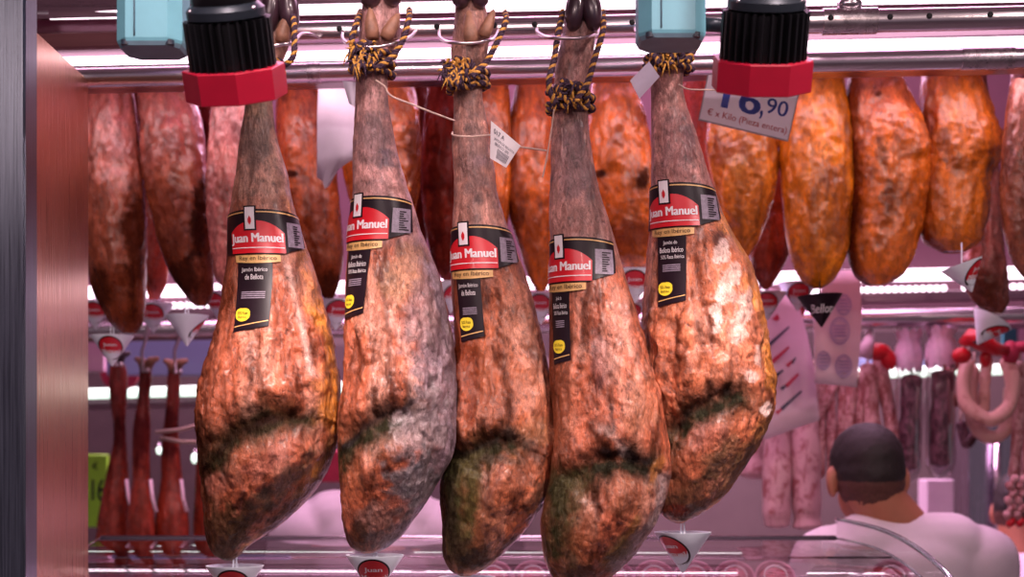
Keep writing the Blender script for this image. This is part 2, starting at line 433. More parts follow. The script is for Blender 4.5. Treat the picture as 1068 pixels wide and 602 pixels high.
    for j in range(m):
        mb.f.append([k, j, (j+1) % m][::-1]); mb.f.append([k+1, (n-1)*m+(j+1) % m, (n-1)*m+j][::-1]); mb.mi += [0, 0]
    o = mb.build(name, mat, parent)
    ca = o.data.color_attributes.new('Col', 'FLOAT_COLOR', 'POINT')
    C4 = np.ones((len(mb.v), 4)); C4[:n*m, :3] = col.reshape(-1, 3); C4[-2, :3] = col[0].mean(0); C4[-1, :3] = col[-1].mean(0)
    ca.data.foreach_set('color', C4.ravel()); return o

# pigments
OR, TAN, PK = lin(182, 96, 64), lin(188, 124, 98), lin(206, 124, 104)
DK, OL, GR, BR = lin(48, 28, 22), lin(54, 50, 32), lin(146, 124, 134), lin(112, 52, 30)
WH, YE, MAU, BK = lin(246, 212, 200), lin(206, 130, 50), lin(140, 104, 108), lin(34, 26, 28)

def hambase(shank, y0, y1, left=None, right=None, lw=.3, rw=.3):
    def f(col, x, y, n1, n2, n3, front, A):
        t = sstep(y0, y1, y+n1*40)[..., None]; c = np.array(shank)*(1+.5*n3[..., None])*(1-t)+col*t
        u = (1-np.cos(A))/2  # 0 right .. 1 left
        if left is not None:
            g = (sstep(1-lw, 1, u+n1*.25)*front)[..., None]*t; c = c*(1-g)+np.array(left)*g  # left flank darkened in colour, as if lit from the right
        if right is not None:
            g = (sstep(1-rw, 1, 1-u+n1*.25)*front)[..., None]*t; c = c*(1-g)+np.array(right)*g
        return c
    return f

# ---------------------------------------------------------------- label
def ham_label(h, ham, sx, sy, tail_lean=0.0, tail_len=73, tw=(-17, 20), rext=60, words=None):
    ys, ph0 = h.locate(sx, sy)
    k = h.Y0/F
    phs = np.linspace(-.9, PI+1.2, 1200)
    def f(off):
        def g(a, b):
            a = np.asarray(a, float); b = np.asarray(b, float); a, b = np.broadcast_arrays(a, b)
            sh = a.shape; a = a.ravel(); b = b.ravel(); out = np.zeros((len(a), 3))
            y = ys+b
            l, r = h.rx(y), h.rr(y); hw = (r-l)/2; d = h.dd(y)
            ph = np.full(a.shape, ph0)
            # integrate arc length: seal line follows the constant angle
            st = 24; da = a/st
            for _ in range(st): ph = ph-da/np.sqrt((hw*np.sin(ph))**2+(d*np.cos(ph))**2)
            # follow the silhouette lean so that print stays upright in the label
            p, n = h.pt(y, ph, off)
            return p.reshape(sh+(3,))
        return g
    B_, T_ = f(.0016), f(.0024)
    def patch(mb, a0, a1, top, bot, fn, na=40, nb=8, lean=0):
        a = np.linspace(a0, a1, na); t = np.linspace(0, 1, nb)
        tp = top(a) if callable(top) else np.full(na, float(top)); bt = bot(a) if callable(bot) else np.full(na, float(bot))
        A = np.repeat(a[None], nb, 0); Bb = tp[None]*(1-t[:, None])+bt[None]*t[:, None]
        if lean: A = A+lean*(Bb-tp[None])
        mb.grid(fn(A, Bb)); return mb
    topc = lambda a: -9+.0016*(a-10)**2
    lb = MB(); patch(lb, -34, rext, topc, lambda a: np.where(a < 30, 38.0, 38-(a-30)*.33), B_, 90, 12)
    base = tag(lb.build('ham_label', MT['lblack'], ham), 'black wrap-around label with a red arch panel')
    red = MB(); patch(red, -23, 34, lambda a: 3+13*np.clip(np.abs((a-5)/29), 0, 1)**2.2, 37, T_, 40, 8)
    red.build('red_panel', MT['lred'], base)
    gl = MB(); patch(gl, -34, rext, lambda a: topc(a)+2.2, lambda a: topc(a)+3.5, T_, 70, 2)
    gs = MB(); patch(gs, -19, 28, 39, lambda a: 47.5-.003*(a-4)**2, T_, 30, 4); gs.build('gold_strip', MT['lgold'], base)
    tl = tail_lean
    tb = lambda a: 46+tail_len-(a-tw[0])*.18
    gl.build('gold_line', MT['lgold'], base)
    T2, T3 = f(.0031), f(.0036)
    w = MB(); w.cur = 1; patch(w, -6.5, 6.5, -12.5, 13.5, T2, 8, 8)
    w.cur = 0; patch(w, -4.8, 4.8, -11, 12, T3, 8, 8)
    w.cur = 2; patch(w, -1.7, 1.7, lambda a: -2+np.abs(a)*2, lambda a: 8-np.abs(a)*2, f(.0041), 5, 4)
    w.build('seal', [MT['lwhite'], MT['lblack'], MT['lred']], base)
    t = MB(); put_text(t, 'Juan Manuel', T2, -22, 32, 16.3, 28.7, .07); patch(t, -22, 33, 31, 31.9, T2, 20, 2)
    t.build('lettering', MT['lwhite'], base)
    t = MB(); put_text(t, 'Rey en Ibérico', T3, -14, 24, 40, 46, .0); t.build('lettering', MT['lblack'], base)
    bc = MB(); patch(bc, 37, 57, 4, lambda a: 30.0+0*a, T_, 8, 5)
    bc.cur = 1
    for q in range(9): patch(bc, 44, 44+rng.uniform(4, 11), 7+q*2.4, 8.3+q*2.4, T2, 4, 2)
    bc.build('barcode_patch', [MT['lgrey'], MT['lblack']], base)
    # hanging strip of the label
    ta = MB(); patch(ta, tw[0], tw[1], 44, tb, B_, 16, 18, tl)
    tail = ta.build('label_strip', MT['lblack'], ham)
    ln = lambda fn: (lambda A, Bq: fn(np.asarray(A)+tl*(np.asarray(Bq)-44), Bq))
    x0, x1 = tw; cx = (x0+x1)/2
    t = MB()
    for s_, a0, a1, b0, b1 in (words or (('Jamón de', x0+7, x1-9, 52, 57), ('Bellota Ibérico', x0+3, x1-3, 59, 64.5), ('50% Raza Ibérica', x0+4, x1-2, 67, 71))):
        put_text(t, s_, ln(T_), a0, a1, b0, b1, .01)
    t.cur = 1
    for q in range(4): patch(t, x0+6, x1-6, 77+q*2, 78+q*2, ln(T_), 8, 2)
    t.build('lettering', [MT['lwhite'], MT['lgrey']], tail)
    t = MB(); aa = np.linspace(0, 2*PI, 24, endpoint=False); by = 46+tail_len-18; bx = x0+9
    hx = 8*np.cos(aa); hy = 6.8*np.sin(aa)-1.6*np.abs(np.cos(aa))*(np.sin(aa) < 0)
    pts = ln(T_)(np.append(bx+hx, bx), np.append(by+hy, by)); t.add(pts, [[24, (j+1) % 24, j] for j in range(24)])
    hb = t.build('heart_sticker', MT['lyellow'], tail)
    t = MB()
    put_text(t, '50% Raza', ln(T2), bx-5.5, bx+5.5, by-3.5, by-.5); put_text(t, 'Ibérica', ln(T2), bx-4.5, bx+4.5, by+.8, by+3.6)
    t.build('lettering', MT['lblack'], hb)
    t = MB(); patch(t, x0+1, x1-1, lambda a: tb(a)-6, lambda a: tb(a)-5, ln(T_), 10, 2); t.build('gold_line', MT['lgold'], tail)
    def mask(x, y):
        p, _ = h.pt(ys, ph0); X0, Y0_ = proj(p)
        m1 = sstep(-22, -14, y-sy)*(1-sstep(48, 56, y-sy))
        m2 = sstep(x0-12, x0-3, x-sx-tl*(y-sy-44))*(1-sstep(x1, x1+9, x-sx-tl*(y-sy-44)))*sstep(30, 40, y-sy)*(1-sstep(46+tail_len-5, 46+tail_len+8, y-sy))
        return np.maximum(m1, m2)
    return mask

# ---------------------------------------------------------------- rope, hook, tag
def rope_strands(mb, path, r=.0042, pitch=.016, n=8):
    """two-colour laid rope along a path: two pairs of helical strands"""
    pts = [Vector(p) for p in path]
    # resample
    L_ = [0]
    for a, b in zip(pts, pts[1:]): L_.append(L_[-1]+(b-a).length)
    tot = L_[-1]; K = max(8, int(tot/.0016)); xs = np.linspace(0, tot, K)
    arr = np.array([list(p) for p in pts]); Q = np.stack([pchip(L_, arr[:, i], xs) for i in range(3)], -1)
    T = np.gradient(Q, axis=0); T /= np.linalg.norm(T, axis=1)[:, None]
    up = np.array([0.3, -1, .2]); A = []; 
    for t in T:
        a = up-t*up.dot(t); a /= np.linalg.norm(a); A.append(a); up = a
    A = np.array(A); Bn = np.cross(T, A)
    for s_ in range(3):
        mb.cur = [0, 1, 1][s_]
        th = 2*PI*xs/pitch/1.0+2*PI*s_/3
        c = Q+A*(np.cos(th)*r*.55)[:, None]+Bn*(np.sin(th)*r*.55)[:, None]
        mb.tube([tuple(q) for q in c], r*.58, 6)
    return mb
def rope_for(ham, h, ky, arms, tufts=14, seed=1, knot_dx=0, wraps=3):
    """windings round the shank at row ky, a bulky knot in front, rising arms, frayed ends"""
    R = random.Random(seed); mb = MB(); k = h.Y0/F
    l, r = float(h.rx(ky)), float(h.rr(ky)); cx = (l+r)/2; hw = (r-l)/2; d = float(h.dd(ky))
    for w in range(wraps):
        yy = ky-8+w*8; ti = R.uniform(-5, 5)
        path = []
        for j in range(33):
            a = 2*PI*j/32; rr = 1.0+.10*R.uniform(-.4, 1)
            path.append(((cx+(hw+4)*rr*math.cos(a)-CX)*k, h.Y0-(d+4)*rr*math.sin(a)*k, EYE+(HY-(yy+ti*math.cos(a)))*k))
        rope_strands(mb, path, .0042)
    kx = cx+knot_dx
    fy = h.Y0-(d+9)*k
    for w in range(4):
        path = []; a0 = R.uniform(0, 6); ax = R.uniform(-.6, .6); rx_ = R.uniform(9, 17); ry_ = R.uniform(7, 14)
        for j in range(15):
            a = a0+1.7*PI*j/14
            path.append(((kx+rx_*math.cos(a)-CX)*k, fy-(4+4*math.sin(a*1.3+w)+w*1.5)*k, EYE+(HY-(ky+ry_*math.sin(a)+ax*rx_*math.cos(a)))*k))
        rope_strands(mb, path, .0043)
    for arm in arms:
        rope_strands(mb, [tuple(P(*q)) for q in arm], .0043)
    ro = mb.build('rope', [MT['rope_y'], MT['rope_k']], ham)
    tag(ro, 'yellow and purple-black twisted rope knotted round the shank')
    t = MB()
    for q in range(tufts*3):
        t.cur = 0 if q % 2 else 1
        x, y = kx+R.uniform(-15, 9), ky+R.uniform(-12, 11); dx, dy = R.uniform(-13, 7), R.uniform(-4, 17)
        pts = []
        for j in range(5):
            s_ = j/4; pts.append(((x+dx*s_-CX)*k, fy-(11+6*math.sin(s_*2.5))*k, EYE+(HY-(y+dy*s_*s_+math.sin(s_*5+q)*1.5))*k))
        t.tube(pts, [.0024, .0022, .0018, .0012, .0005], 5)
    t.build('frayed_end', [MT['rope_y'], MT['rope_k']], ro)
    return ro
def hook(pts, label, nm='meat_hook', r=.0026):
    """bent rod through the rail holes; pts as (px,py,Y)"""
    arr = np.array([P(*q) for q in pts]); t = np.arange(len(arr)); xs = np.linspace(0, len(arr)-1, 60)
    Q = np.stack([pchip(t, arr[:, i], xs) for i in range(3)], -1)
    mid = Vector(arr.mean(0)); e = empty(nm, mid, label, 'hook', 'wire hooks on the perforated rail')
    MB().tube([tuple(q) for q in Q], r, 10).build('rod', MT['hook'], e)
    mb = MB()
    for q in (Q[0], Q[-1]): mb.ellipsoid(q, (.0042, .0042, .0042), n=12, m=8)
    mb.build('rounded_tip', MT['hook'], e); return e

def cup(px, py, Y, rot, label, mat='cup', scale=1.0, letters=('Juan', 'Manuel'), badge=True, tilt=0.0, spike=12, group=None, prong=True):
    """conical drip cup; (px,py) = middle of its rim. rot = where the badge faces (0 = viewer, + = right)"""
    R0, H0 = .0425*scale, .060*scale; c = V(px, py, Y)
    e = empty('drip_cup', c, label, 'drip cup', group)
    Rm = Matrix.Rotation(tilt, 3, 'Y')
    mb = MB(); prof = [(.0012, -H0), (R0*.36, -H0*.66), (R0*.70, -H0*.31), (R0, 0), (R0*1.01, .0015), (R0*.97, .0015), (R0*.66, -H0*.30), (R0*.32, -H0*.64), (.0006, -H0*.96)]
    mb.lathe(prof, c, Rm, 40, cap=True)
    body = mb.build('cone', MT[mat], e, auto=50)
    def cp(off):
        def g(a, b):
            a = np.asarray(a, float); b = np.asarray(b, float); rr = np.maximum(R0*(1-b/H0), .004)
            # arc distance on cone, measured so the sticker stays round
            th = a/rr+rot-PI/2; r2 = rr+off
            x = np.stack([r2*np.cos(th), r2*np.sin(th), -b], -1)
            return x@np.array(Rm).T+np.array(c)
        return g
    if badge:
        def disc(rad, off):
            m = MB(); nr, na = 7, 36; vs = []
            for i in range(nr+1):
                for j in range(na):
                    a = 2*PI*j/na; q = rad*i/nr; vs.append((q*math.cos(a)*1.18, .42*H0+q*math.sin(a)))
            A = np.array(vs); pts = cp(off)(A[:, 0], A[:, 1]).reshape(nr+1, na, 3); m.grid(pts, closeu=True); return m
        rad = .0215*scale
        bd = disc(rad, .0007); bk = bd.build('badge', MT['lred'], e)
        m = MB(); th = np.linspace(0, 2*PI, 49)
        for ra, rb in ((rad*.96, rad*1.08),):
            A = np.stack([np.stack([q*np.cos(th)*1.18, .42*H0+q*np.sin(th)], -1) for q in (ra, rb)]); m.grid(cp(.001)(A[..., 0], A[..., 1]))
        m.build('badge_border', MT['lblack'], bk)
        m = MB(); fn = cp(.0013)
        put_text(m, letters[0], fn, -.013*scale, .013*scale, .42*H0-.010*scale, .42*H0-.0015*scale, .08)
        put_text(m, letters[1], fn, -.019*scale, .019*scale, .42*H0+.0015*scale, .42*H0+.010*scale, .08)
        m.build('lettering', MT['lwhite'], bk)
    elif letters:
        m = MB(); put_text(m, letters[0], cp(.0012), -.024*scale, .026*scale, .018*scale, .034*scale, .01); m.build('lettering', MT['lwhite'], body)
    if spike:
        k = Y/F; m = MB()
        for sx in ((-2, 2) if prong else (0,)):
            m.tube([(c.x+sx*k, c.y, c.z-H0*.5), (c.x+sx*k*.7, c.y, c.z+(spike+5)*k)], [.0016*scale, .0012*scale], 8)
        for s2 in (1, -1): m.tube([(c.x, c.y, c.z-H0*.5), (c.x, c.y+s2*.001, c.z-H0*.45)], .003, 8)
        m.build('spike', MT[mat], e)
    return e
# ---------------------------------------------------------------- the five labelled hams in front
H_ROWS = {
1: [(-30,279,303),(-10,277,306),(10,276,308),(28,274,306),(45,267,302),(60,261,296),(80,258,288),(100,256,284),(120,254.5,285),(140,251,288),(166,248,295),(180,246.5,299.6),(200,243,303),(220,239.5,308),(253,237,318),(280,236,327),(300,233,334),(313,231,337),(346,224,346),(366,218,349),(380,213,351),(409,207.5,354.8),(424,206.5,355),(443,206.5,354),(476,208.5,347),(505,211,333),(531,213,311),(553,214,285),(564,216,268),(572,219,257),(580,225,249),(585,234,242)],
2: [(-30,384,412),(-10,380,415),(0,379,416),(20,376,417),(45,374,416),(60,372,408),(80,371,405),(100,371,404.4),(133,369.5,409),(166,368,416),(199,368,426),(220,366,433),(240,364,439),(260,362.5,447),(280,361,455),(320,359.5,466),(350,359,472),(380,358.5,475.7),(398,358,477),(417,356.6,477.3),(435,353.5,477),(446,352,476.5),(472,352.5,473),(483,353,468.5),(501.6,355,458),(527,356.6,443),(546,358,429),(557,360,421),(566,363,411),(573,369,401),(577,378,391)],
3: [(-30,478,502),(0,475,505),(20,474,509),(40,472,510),(53,470,509),(70,472,506),(100,473,503),(126,473,508),(150,471.5,511),(180,473.5,516),(200,473.5,518),(213,473,522),(240,471.5,531),(253,471,536),(290,470.5,549),(330,472.5,560),(360,474,567),(380,474,571.5),(417,470,580),(440,468.5,585),(454,468,586),(479,466,583.5),(500,460,579),(520,459,569),(538,461,557),(550,461.5,550),(565,461.5,537),(579,462,524),(590,466,511),(597,472,499),(601,480,490)],
4: [(-30,594,622),(0,593,624),(12,590,625),(30,588,624),(40,586,621),(66,580,619),(90,578,615),(116,576,613),(133,575,614),(150,574.5,616),(180,574.5,621),(200,573.5,625),(223,573,632.6),(246,574,640),(276,574,649),(300,573,656),(323,572.5,662.5),(356,572.5,672.5),(380,573,678.5),(410,575,687),(446,578,694),(470,578,698),(487,576,699.5),(513,571,696),(530,566.5,690),(546,564,683),(564,565,671),(579,567,661),(590,570,650),(601,575,639),(612,583,622),(617,592,608)],
5: [(-30,690,716),(0,686,722),(30,682,726),(45,680,726),(60,678.5,718),(90,679,712),(110,679,716),(134,679,724),(155,679,731),(180,679,738.6),(200,678.5,746),(225,678,755),(246,677,766),(261,675,775),(288,672.5,787),(320,670.5,795),(359,670,802),(375,672,805),(400,676,808.5),(411,679,809.5),(438,683,803.5),(461,686,793),(484,687,778),(500,687.5,768),(513,687,759),(527,687,745),(538,691,728),(543,698,717),(546,705,711)],
}
SPEC = {
1: dict(Y=2.12, seal=(261,227), tail=(-17,20,73,-.03), base=OR,
    bf=hambase(lin(192,142,122), 195, 235, left=BR, lw=.22, right=YE, rw=.16),
    crease=[([(224,470),(236,448),(258,436),(282,426),(322,434)], .020, 26, 5, .006), ([(330,455),(300,475),(262,520)], .004, 12, 6, .002)],
    ridges=[([(262,300),(268,360),(262,425)], -.005, 6), ([(300,275),(318,340),(330,430)], .004, 9), ([(245,350),(238,400),(230,450)], -.004, 6),
            ([(235,500),(255,480),(290,462)], .004, 9), ([(285,290),(292,350),(290,410)], -.003, 5), ([(320,455),(290,490),(245,535)], .005, 12)],
    bumps=[(285,480,40,26,-.5,.008),(262,395,26,40,0,.004),(335,420,16,50,0,.004)],
    lines=[([(224,482),(234,462),(256,448),(280,438)], 21, OL, 1, .4), ([(268,444),(296,438),(320,440)], 12, OL, 1, .4), ([(228,472),(238,455),(262,444),(285,435)], 8, DK, .8, .5),
           ([(211,440),(213,480),(216,520)], 7, DK, .8, .6), ([(352,455),(338,490),(310,525),(280,550)], 9, lin(70,62,60), .8, .7),
           ([(265,290),(270,340),(268,400)], 3, BR, .7, .6), ([(300,280),(312,330),(322,390)], 3, WH, .45, .6), ([(345,370),(351,410),(348,445)], 6, YE, .8, .4),
           ([(285,300),(292,350),(296,390)], 2.5, BR, .6, .5), ([(270,440),(302,434),(318,436)], 4, DK, .8, .4)],
    paint=[(237,553,30,36,0,lin(74,56,36),.85,.6),(262,535,30,14,-.7,lin(90,66,46),.7,.7),(300,500,46,12,-.75,lin(98,84,70),.7,.8),(228,505,14,14,0,PK,.5,.5),
           (268,160,22,42,0,lin(92,76,70),.6,.9),(262,110,16,12,0,lin(110,84,44),.5,.7),(255,310,14,24,0,lin(150,98,66),.5,.7),(284,480,34,14,-.6,PK,.55,.6),(322,300,20,30,0,TAN,.5,.6)]),
2: dict(Y=2.10, seal=(374.5,214), tail=(-13,17,72,-.13), base=OR,
    bf=hambase(lin(194,142,136), 225, 262, right=GR, rw=.42),
    crease=[([(352,466),(364,448),(384,436),(404,426),(426,428),(434,440)], .021, 27, 5, .006)],
    ridges=[([(392,290),(402,360),(398,420)], -.005, 6), ([(372,340),(372,380),(368,430)], -.004, 5), ([(420,300),(436,370),(440,430)], .004, 10),
            ([(366,515),(392,485),(424,455)], .005, 10), ([(384,340),(386,390),(384,420)], .004, 5)],
    bumps=[(410,485,34,30,-.6,.008),(440,400,24,50,0,.005)],
    lines=[([(354,478),(366,464),(388,451),(408,443),(426,438)], 21, lin(48,46,30), 1, .35), ([(358,466),(376,446),(396,434),(414,428),(427,432)], 5.5, BK, .85, .3),
           ([(398,280),(404,330),(406,370)], 4, lin(98,64,60), .6, .8), ([(373,350),(372,390),(368,425)], 4, BR, .6, .5), ([(410,335),(430,385),(432,420)], 5, WH, .3, .7)],
    paint=[(452,380,24,90,-.1,GR,.75,.9),(438,450,32,50,.4,lin(158,140,142),.7,.9),(432,500,24,34,.7,lin(128,122,126),.85,.8),(428,478,14,12,0,lin(80,78,84),.7,.8),
           (420,290,22,34,.3,lin(205,150,112),.6,.7),(436,330,20,40,.2,lin(176,132,128),.7,.8),(392,540,26,20,-.6,lin(120,90,84),.75,.7),(366,520,8,30,0,OR,.5,.5),
           (388,150,22,40,0,lin(122,96,104),.5,.9),(372,560,14,16,0,lin(80,52,40),.8,.6),(398,562,22,10,-.4,lin(108,82,78),.7,.6),(404,165,12,12,0,lin(80,66,84),.6,.8),(372,500,12,24,0,lin(176,100,66),.5,.6)]),
3: dict(Y=2.13, seal=(484,243.5), tail=(-13,15,66,-.02), base=lin(180,98,62),
    bf=hambase(lin(190,136,120), 245, 290, left=BR, lw=.22),
    crease=[([(468,482),(480,466),(500,458),(528,456),(548,466)], .019, 34, 5, .006), ([(528,470),(514,500),(490,560)], .006, 12, 5, .002)],
    ridges=[([(515,300),(524,360),(522,430)], -.006, 7), ([(492,360),(494,410),(490,450)], -.006, 7), ([(534,300),(552,370),(560,440)], .005, 12),
            ([(480,370),(482,410),(476,450)], .004, 5), ([(534,472),(520,505),(500,560)], .006, 11), ([(575,440),(566,490),(540,550)], .004, 10)],
    bumps=[(548,400,26,60,0,.006),(540,510,26,34,-.5,.007)],
    lines=[([(468,490),(484,478),(504,470),(534,464)], 20, lin(46,44,28), 1, .4), ([(470,495),(476,530),(474,570)], 15, lin(58,58,34), 1, .4),
           ([(490,480),(492,530),(482,580)], 12, lin(78,70,36), .95, .5), ([(480,474),(500,463),(526,460)], 5, BK, .7, .4), ([(518,292),(526,340),(528,400)], 4, lin(96,54,40), .6, .6), ([(493,350),(495,400),(490,440)], 6, lin(120,50,24), .75, .5),
           ([(527,478),(518,505),(506,525)], 4, lin(120,60,44), .7, .5), ([(530,450),(552,462),(560,480)], 7, lin(80,66,60), .7, .7)],
    paint=[(540,330,20,50,0,lin(212,140,110),.7,.6),(555,400,18,46,0,lin(206,134,104),.55,.7),(482,370,10,70,0,lin(150,66,34),.7,.6),(490,578,30,20,0,lin(64,48,38),.9,.5),
           (470,540,9,46,0,lin(50,40,30),.85,.5),(560,520,16,40,.5,lin(112,86,70),.7,.8),(538,505,22,26,-.5,lin(156,92,66),.6,.6),(508,545,18,24,.4,lin(150,88,54),.6,.6),
           (494,160,24,60,0,lin(130,104,104),.5,.8),(500,168,9,8,0,lin(176,136,140),.7,.4),(540,570,20,16,-.6,lin(92,64,50),.75,.7),(560,450,20,18,0,lin(190,130,90),.5,.7),(524,480,26,6,.1,lin(66,58,48),.6,.5)]),
4: dict(Y=2.09, seal=(584,257), tail=(-12,11,76,-.02), base=lin(190,102,70),
    bf=hambase(lin(188,136,126), 255, 295, left=BR, lw=.2),
    crease=[([(582,506),(600,488),(622,476),(648,472),(676,486)], .020, 30, 5, .006), ([(642,492),(628,520),(612,560)], .005, 12, 5, .002)],
    ridges=[([(612,330),(618,400),(604,470)], -.006, 7), ([(596,340),(596,400),(590,460)], .004, 7), ([(640,320),(656,380),(666,450)], .004, 12),
            ([(652,494),(640,525),(620,575)], .006, 10), ([(690,500),(672,540),(640,590)], .005, 10), ([(626,340),(640,400),(640,450)], -.003, 6)],
    bumps=[(655,420,26,50,0,.006),(660,530,22,34,-.5,.006)],
    lines=[([(582,512),(602,498),(626,489),(650,484),(672,488)], 20, lin(42,40,28), 1, .4), ([(628,470),(652,472),(674,482)], 6, BK, .9, .4),
           ([(586,505),(582,540),(578,575)], 15, lin(56,52,32), 1, .4), ([(602,500),(594,545),(600,590)], 11, lin(76,66,38), .8, .6),
           ([(694,500),(682,535),(662,565),(640,592)], 8, lin(176,150,148), .9, .7), ([(618,300),(620,360),(612,430)], 5, lin(120,58,36), .6, .6),
           ([(662,540),(650,565),(630,590)], 5, lin(122,84,34), .8, .5), ([(640,310),(655,360),(668,420)], 5, lin(220,160,140), .45, .7), ([(650,470),(640,455),(628,445)], 4, WH, .4, .6)],
    paint=[(590,400,12,90,0,lin(158,84,52),.6,.6),(640,345,18,50,.1,lin(212,148,126),.6,.7),(664,420,20,40,.1,lin(204,136,104),.5,.7),(684,492,6,22,.35,YE,.5,.8),
           (610,560,18,32,.2,lin(134,74,44),.6,.6),(652,520,20,22,-.5,lin(150,90,60),.6,.6),(600,600,26,14,0,lin(78,54,42),.8,.6),(645,575,14,20,.6,lin(92,84,50),.6,.7),
           (598,170,26,50,0,lin(128,100,112),.5,.8),(625,375,10,40,0,lin(110,76,84),.45,.8),(598,90,16,20,0,lin(150,98,96),.5,.6)]),
5: dict(Y=2.13, seal=(693,200), tail=(-11,20,74,-.01), base=lin(198,112,76),
    bf=hambase(lin(198,138,128), 205, 240, right=YE, rw=.16),
    crease=[([(692,458),(704,438),(722,424),(742,408),(766,408),(774,418)], .020, 24, 5, .006)],
    ridges=[([(722,260),(732,310),(742,370)], -.006, 6), ([(706,330),(704,370),(706,410)], -.004, 6), ([(740,250),(762,320),(780,390)], .004, 14),
            ([(700,500),(720,470),(756,436)], .005, 10), ([(760,440),(748,470),(720,510)], .004, 8), ([(694,340),(690,380),(694,420)], .004, 6)],
    bumps=[(745,465,34,28,-.6,.008),(712,370,20,40,0,.004)],
    lines=[([(690,470),(704,454),(722,440),(744,424),(768,416)], 19, lin(46,45,31), 1, .35), ([(700,444),(722,426),(744,409),(766,408)], 5, BK, .7, .4),
           ([(724,255),(734,305),(742,350)], 4, lin(130,66,44), .75, .5), ([(692,440),(700,470),(704,500)], 6, lin(90,66,46), .6, .6), ([(800,440),(780,478),(750,515)], 7, lin(150,108,74), .7, .6),
           ([(712,320),(710,360),(716,400)], 3, lin(140,66,36), .5, .5)],
    paint=[(752,262,9.5,18.2,.3,WH,.95,.8),(764,290,9.5,20.8,.2,WH,.95,.8),(754,305,8.1,18.2,.4,WH,.95,.8),(778,318,8.1,20.8,.1,WH,.95,.8),(768,345,10.8,18.2,0,WH,.95,.8),(790,370,5.4,11.7,0,WH,.95,.8),(782,392,6.8,7.8,0,WH,.95,.8),
           (748,330,6.8,18.2,0,WH,.95,.8),(796,428,6.8,7.8,0,WH,.95,.8),(756,355,8,22,0,lin(226,160,130),.5,.5),(720,520,34,22,-.5,lin(92,64,46),.8,.6),(756,478,20,30,.8,lin(116,86,56),.7,.8),(704,490,14,30,0,lin(140,78,50),.6,.6),
           (700,300,16,26,0,lin(176,96,52),.5,.6),(736,455,26,16,-.6,PK,.5,.5),(704,150,24,36,0,lin(150,100,104),.5,.7),(720,135,10,16,0,lin(110,80,90),.6,.7),(706,532,16,8,0,lin(120,40,24),.8,.4),(775,340,30,80,-.1,lin(222,138,104),.35,.6)]),
}
HLAB = {1: 'cured ham leg hanging leftmost of the five labelled hams, its shank behind the left lamp',
        2: 'cured ham leg with a grey mouldy right flank, second labelled ham from the left',
        3: 'cured ham leg with an olive-stained lower left side, middle one of the five labelled hams',
        4: 'cured ham leg with black hoof toes showing between two rope arms, lowest-hanging labelled ham',
        5: 'cured ham leg speckled with white crust, hanging rightmost of the labelled hams'}
HAMS = {}
for i in (1, 2, 3, 4, 5):
    S_ = SPEC[i]; h = Ham(H_ROWS[i], S_['Y'], .80, 330, 200)
    root = empty('cured_ham', P(H_ROWS[i][-1][1]+5, 600, S_['Y']), HLAB[i], 'ham', 'labelled cured hams hanging in the front row')
    t0, t1, tl, le = S_['tail']
    w = None
    if i == 1: w = (('Jamón Ibérico', t0+5, t1-5, 52, 57.5), ('de Bellota', t0+9, t1-9, 59, 64.5))
    if i == 3: w = (('Jamón Ibérico', t0+3, t1-3, 52, 57.5), ('de Bellota', t0+6, t1-6, 59, 64.5))
    mk = ham_label(h, root, *S_['seal'], tail_lean=le, tail_len=tl, tw=(t0, t1), words=w)
    make_ham_mesh(h, MT['ham'], root, S_['base'], S_['paint'], S_['lines'], S_['crease'], S_['ridges'], S_['bumps'], mk, seed=i, basefn=S_['bf'])
    HAMS[i] = (root, h)
    # trotter toes
    k = h.Y0/F; Yf = h.Y0
    toes = {1: [(283,5,11,30), (300,3,11,30)], 2: [(388,-16,12,24), (407,-18,12,24)], 3: [(483,-18,11,26), (498,-18,11,26)], 4: [(601,4,10.5,28), (616,4,10.5,28)], 5: [(698,-8,12,26), (714,-8,12,26)]}[i]
    for (tx, ty, rw, rh) in toes:
        mb = MB(); c = P(tx, ty, Yf-.022)
        pr = [(.25, -1), (.7, -.85), (.95, -.5), (1, -.1), (.85, .35), (.55, .8), (.15, 1)]
        mb.lathe([(a*rw*k, z*rh*k) for a, z in pr], c, Matrix.Rotation(.15*(1 if tx < toes[1][0] else -1), 3, 'Y')@Matrix.Scale(1.25, 3, (0, 1, 0)), 20)
        mb.build('toe', MT['hoof'], root)
    # dew claws
    dew = {2: [(387,24,7,16,.1), (409,27,7,15,-.5)], 3: [(490,28,7.5,17,.1), (510,24,6,15,-.35)], 1: [(296,30,7,14,-.2)], 4: [], 5: []}[i]
    for (tx, ty, rw, rh, ro) in dew:
        mb = MB(); c = P(tx, ty, Yf-.030)
        pr = [(.9, -1), (1.05, -.5), (.95, 0), (.7, .5), (.4, .85), (.08, 1)]
        mb.lathe([(a*rw*k, z*rh*k) for a, z in pr], c, Matrix.Rotation(-ro, 3, 'Y'), 18)
        mb.build('dewclaw', MT['toe'], root)
Yr = 2.075
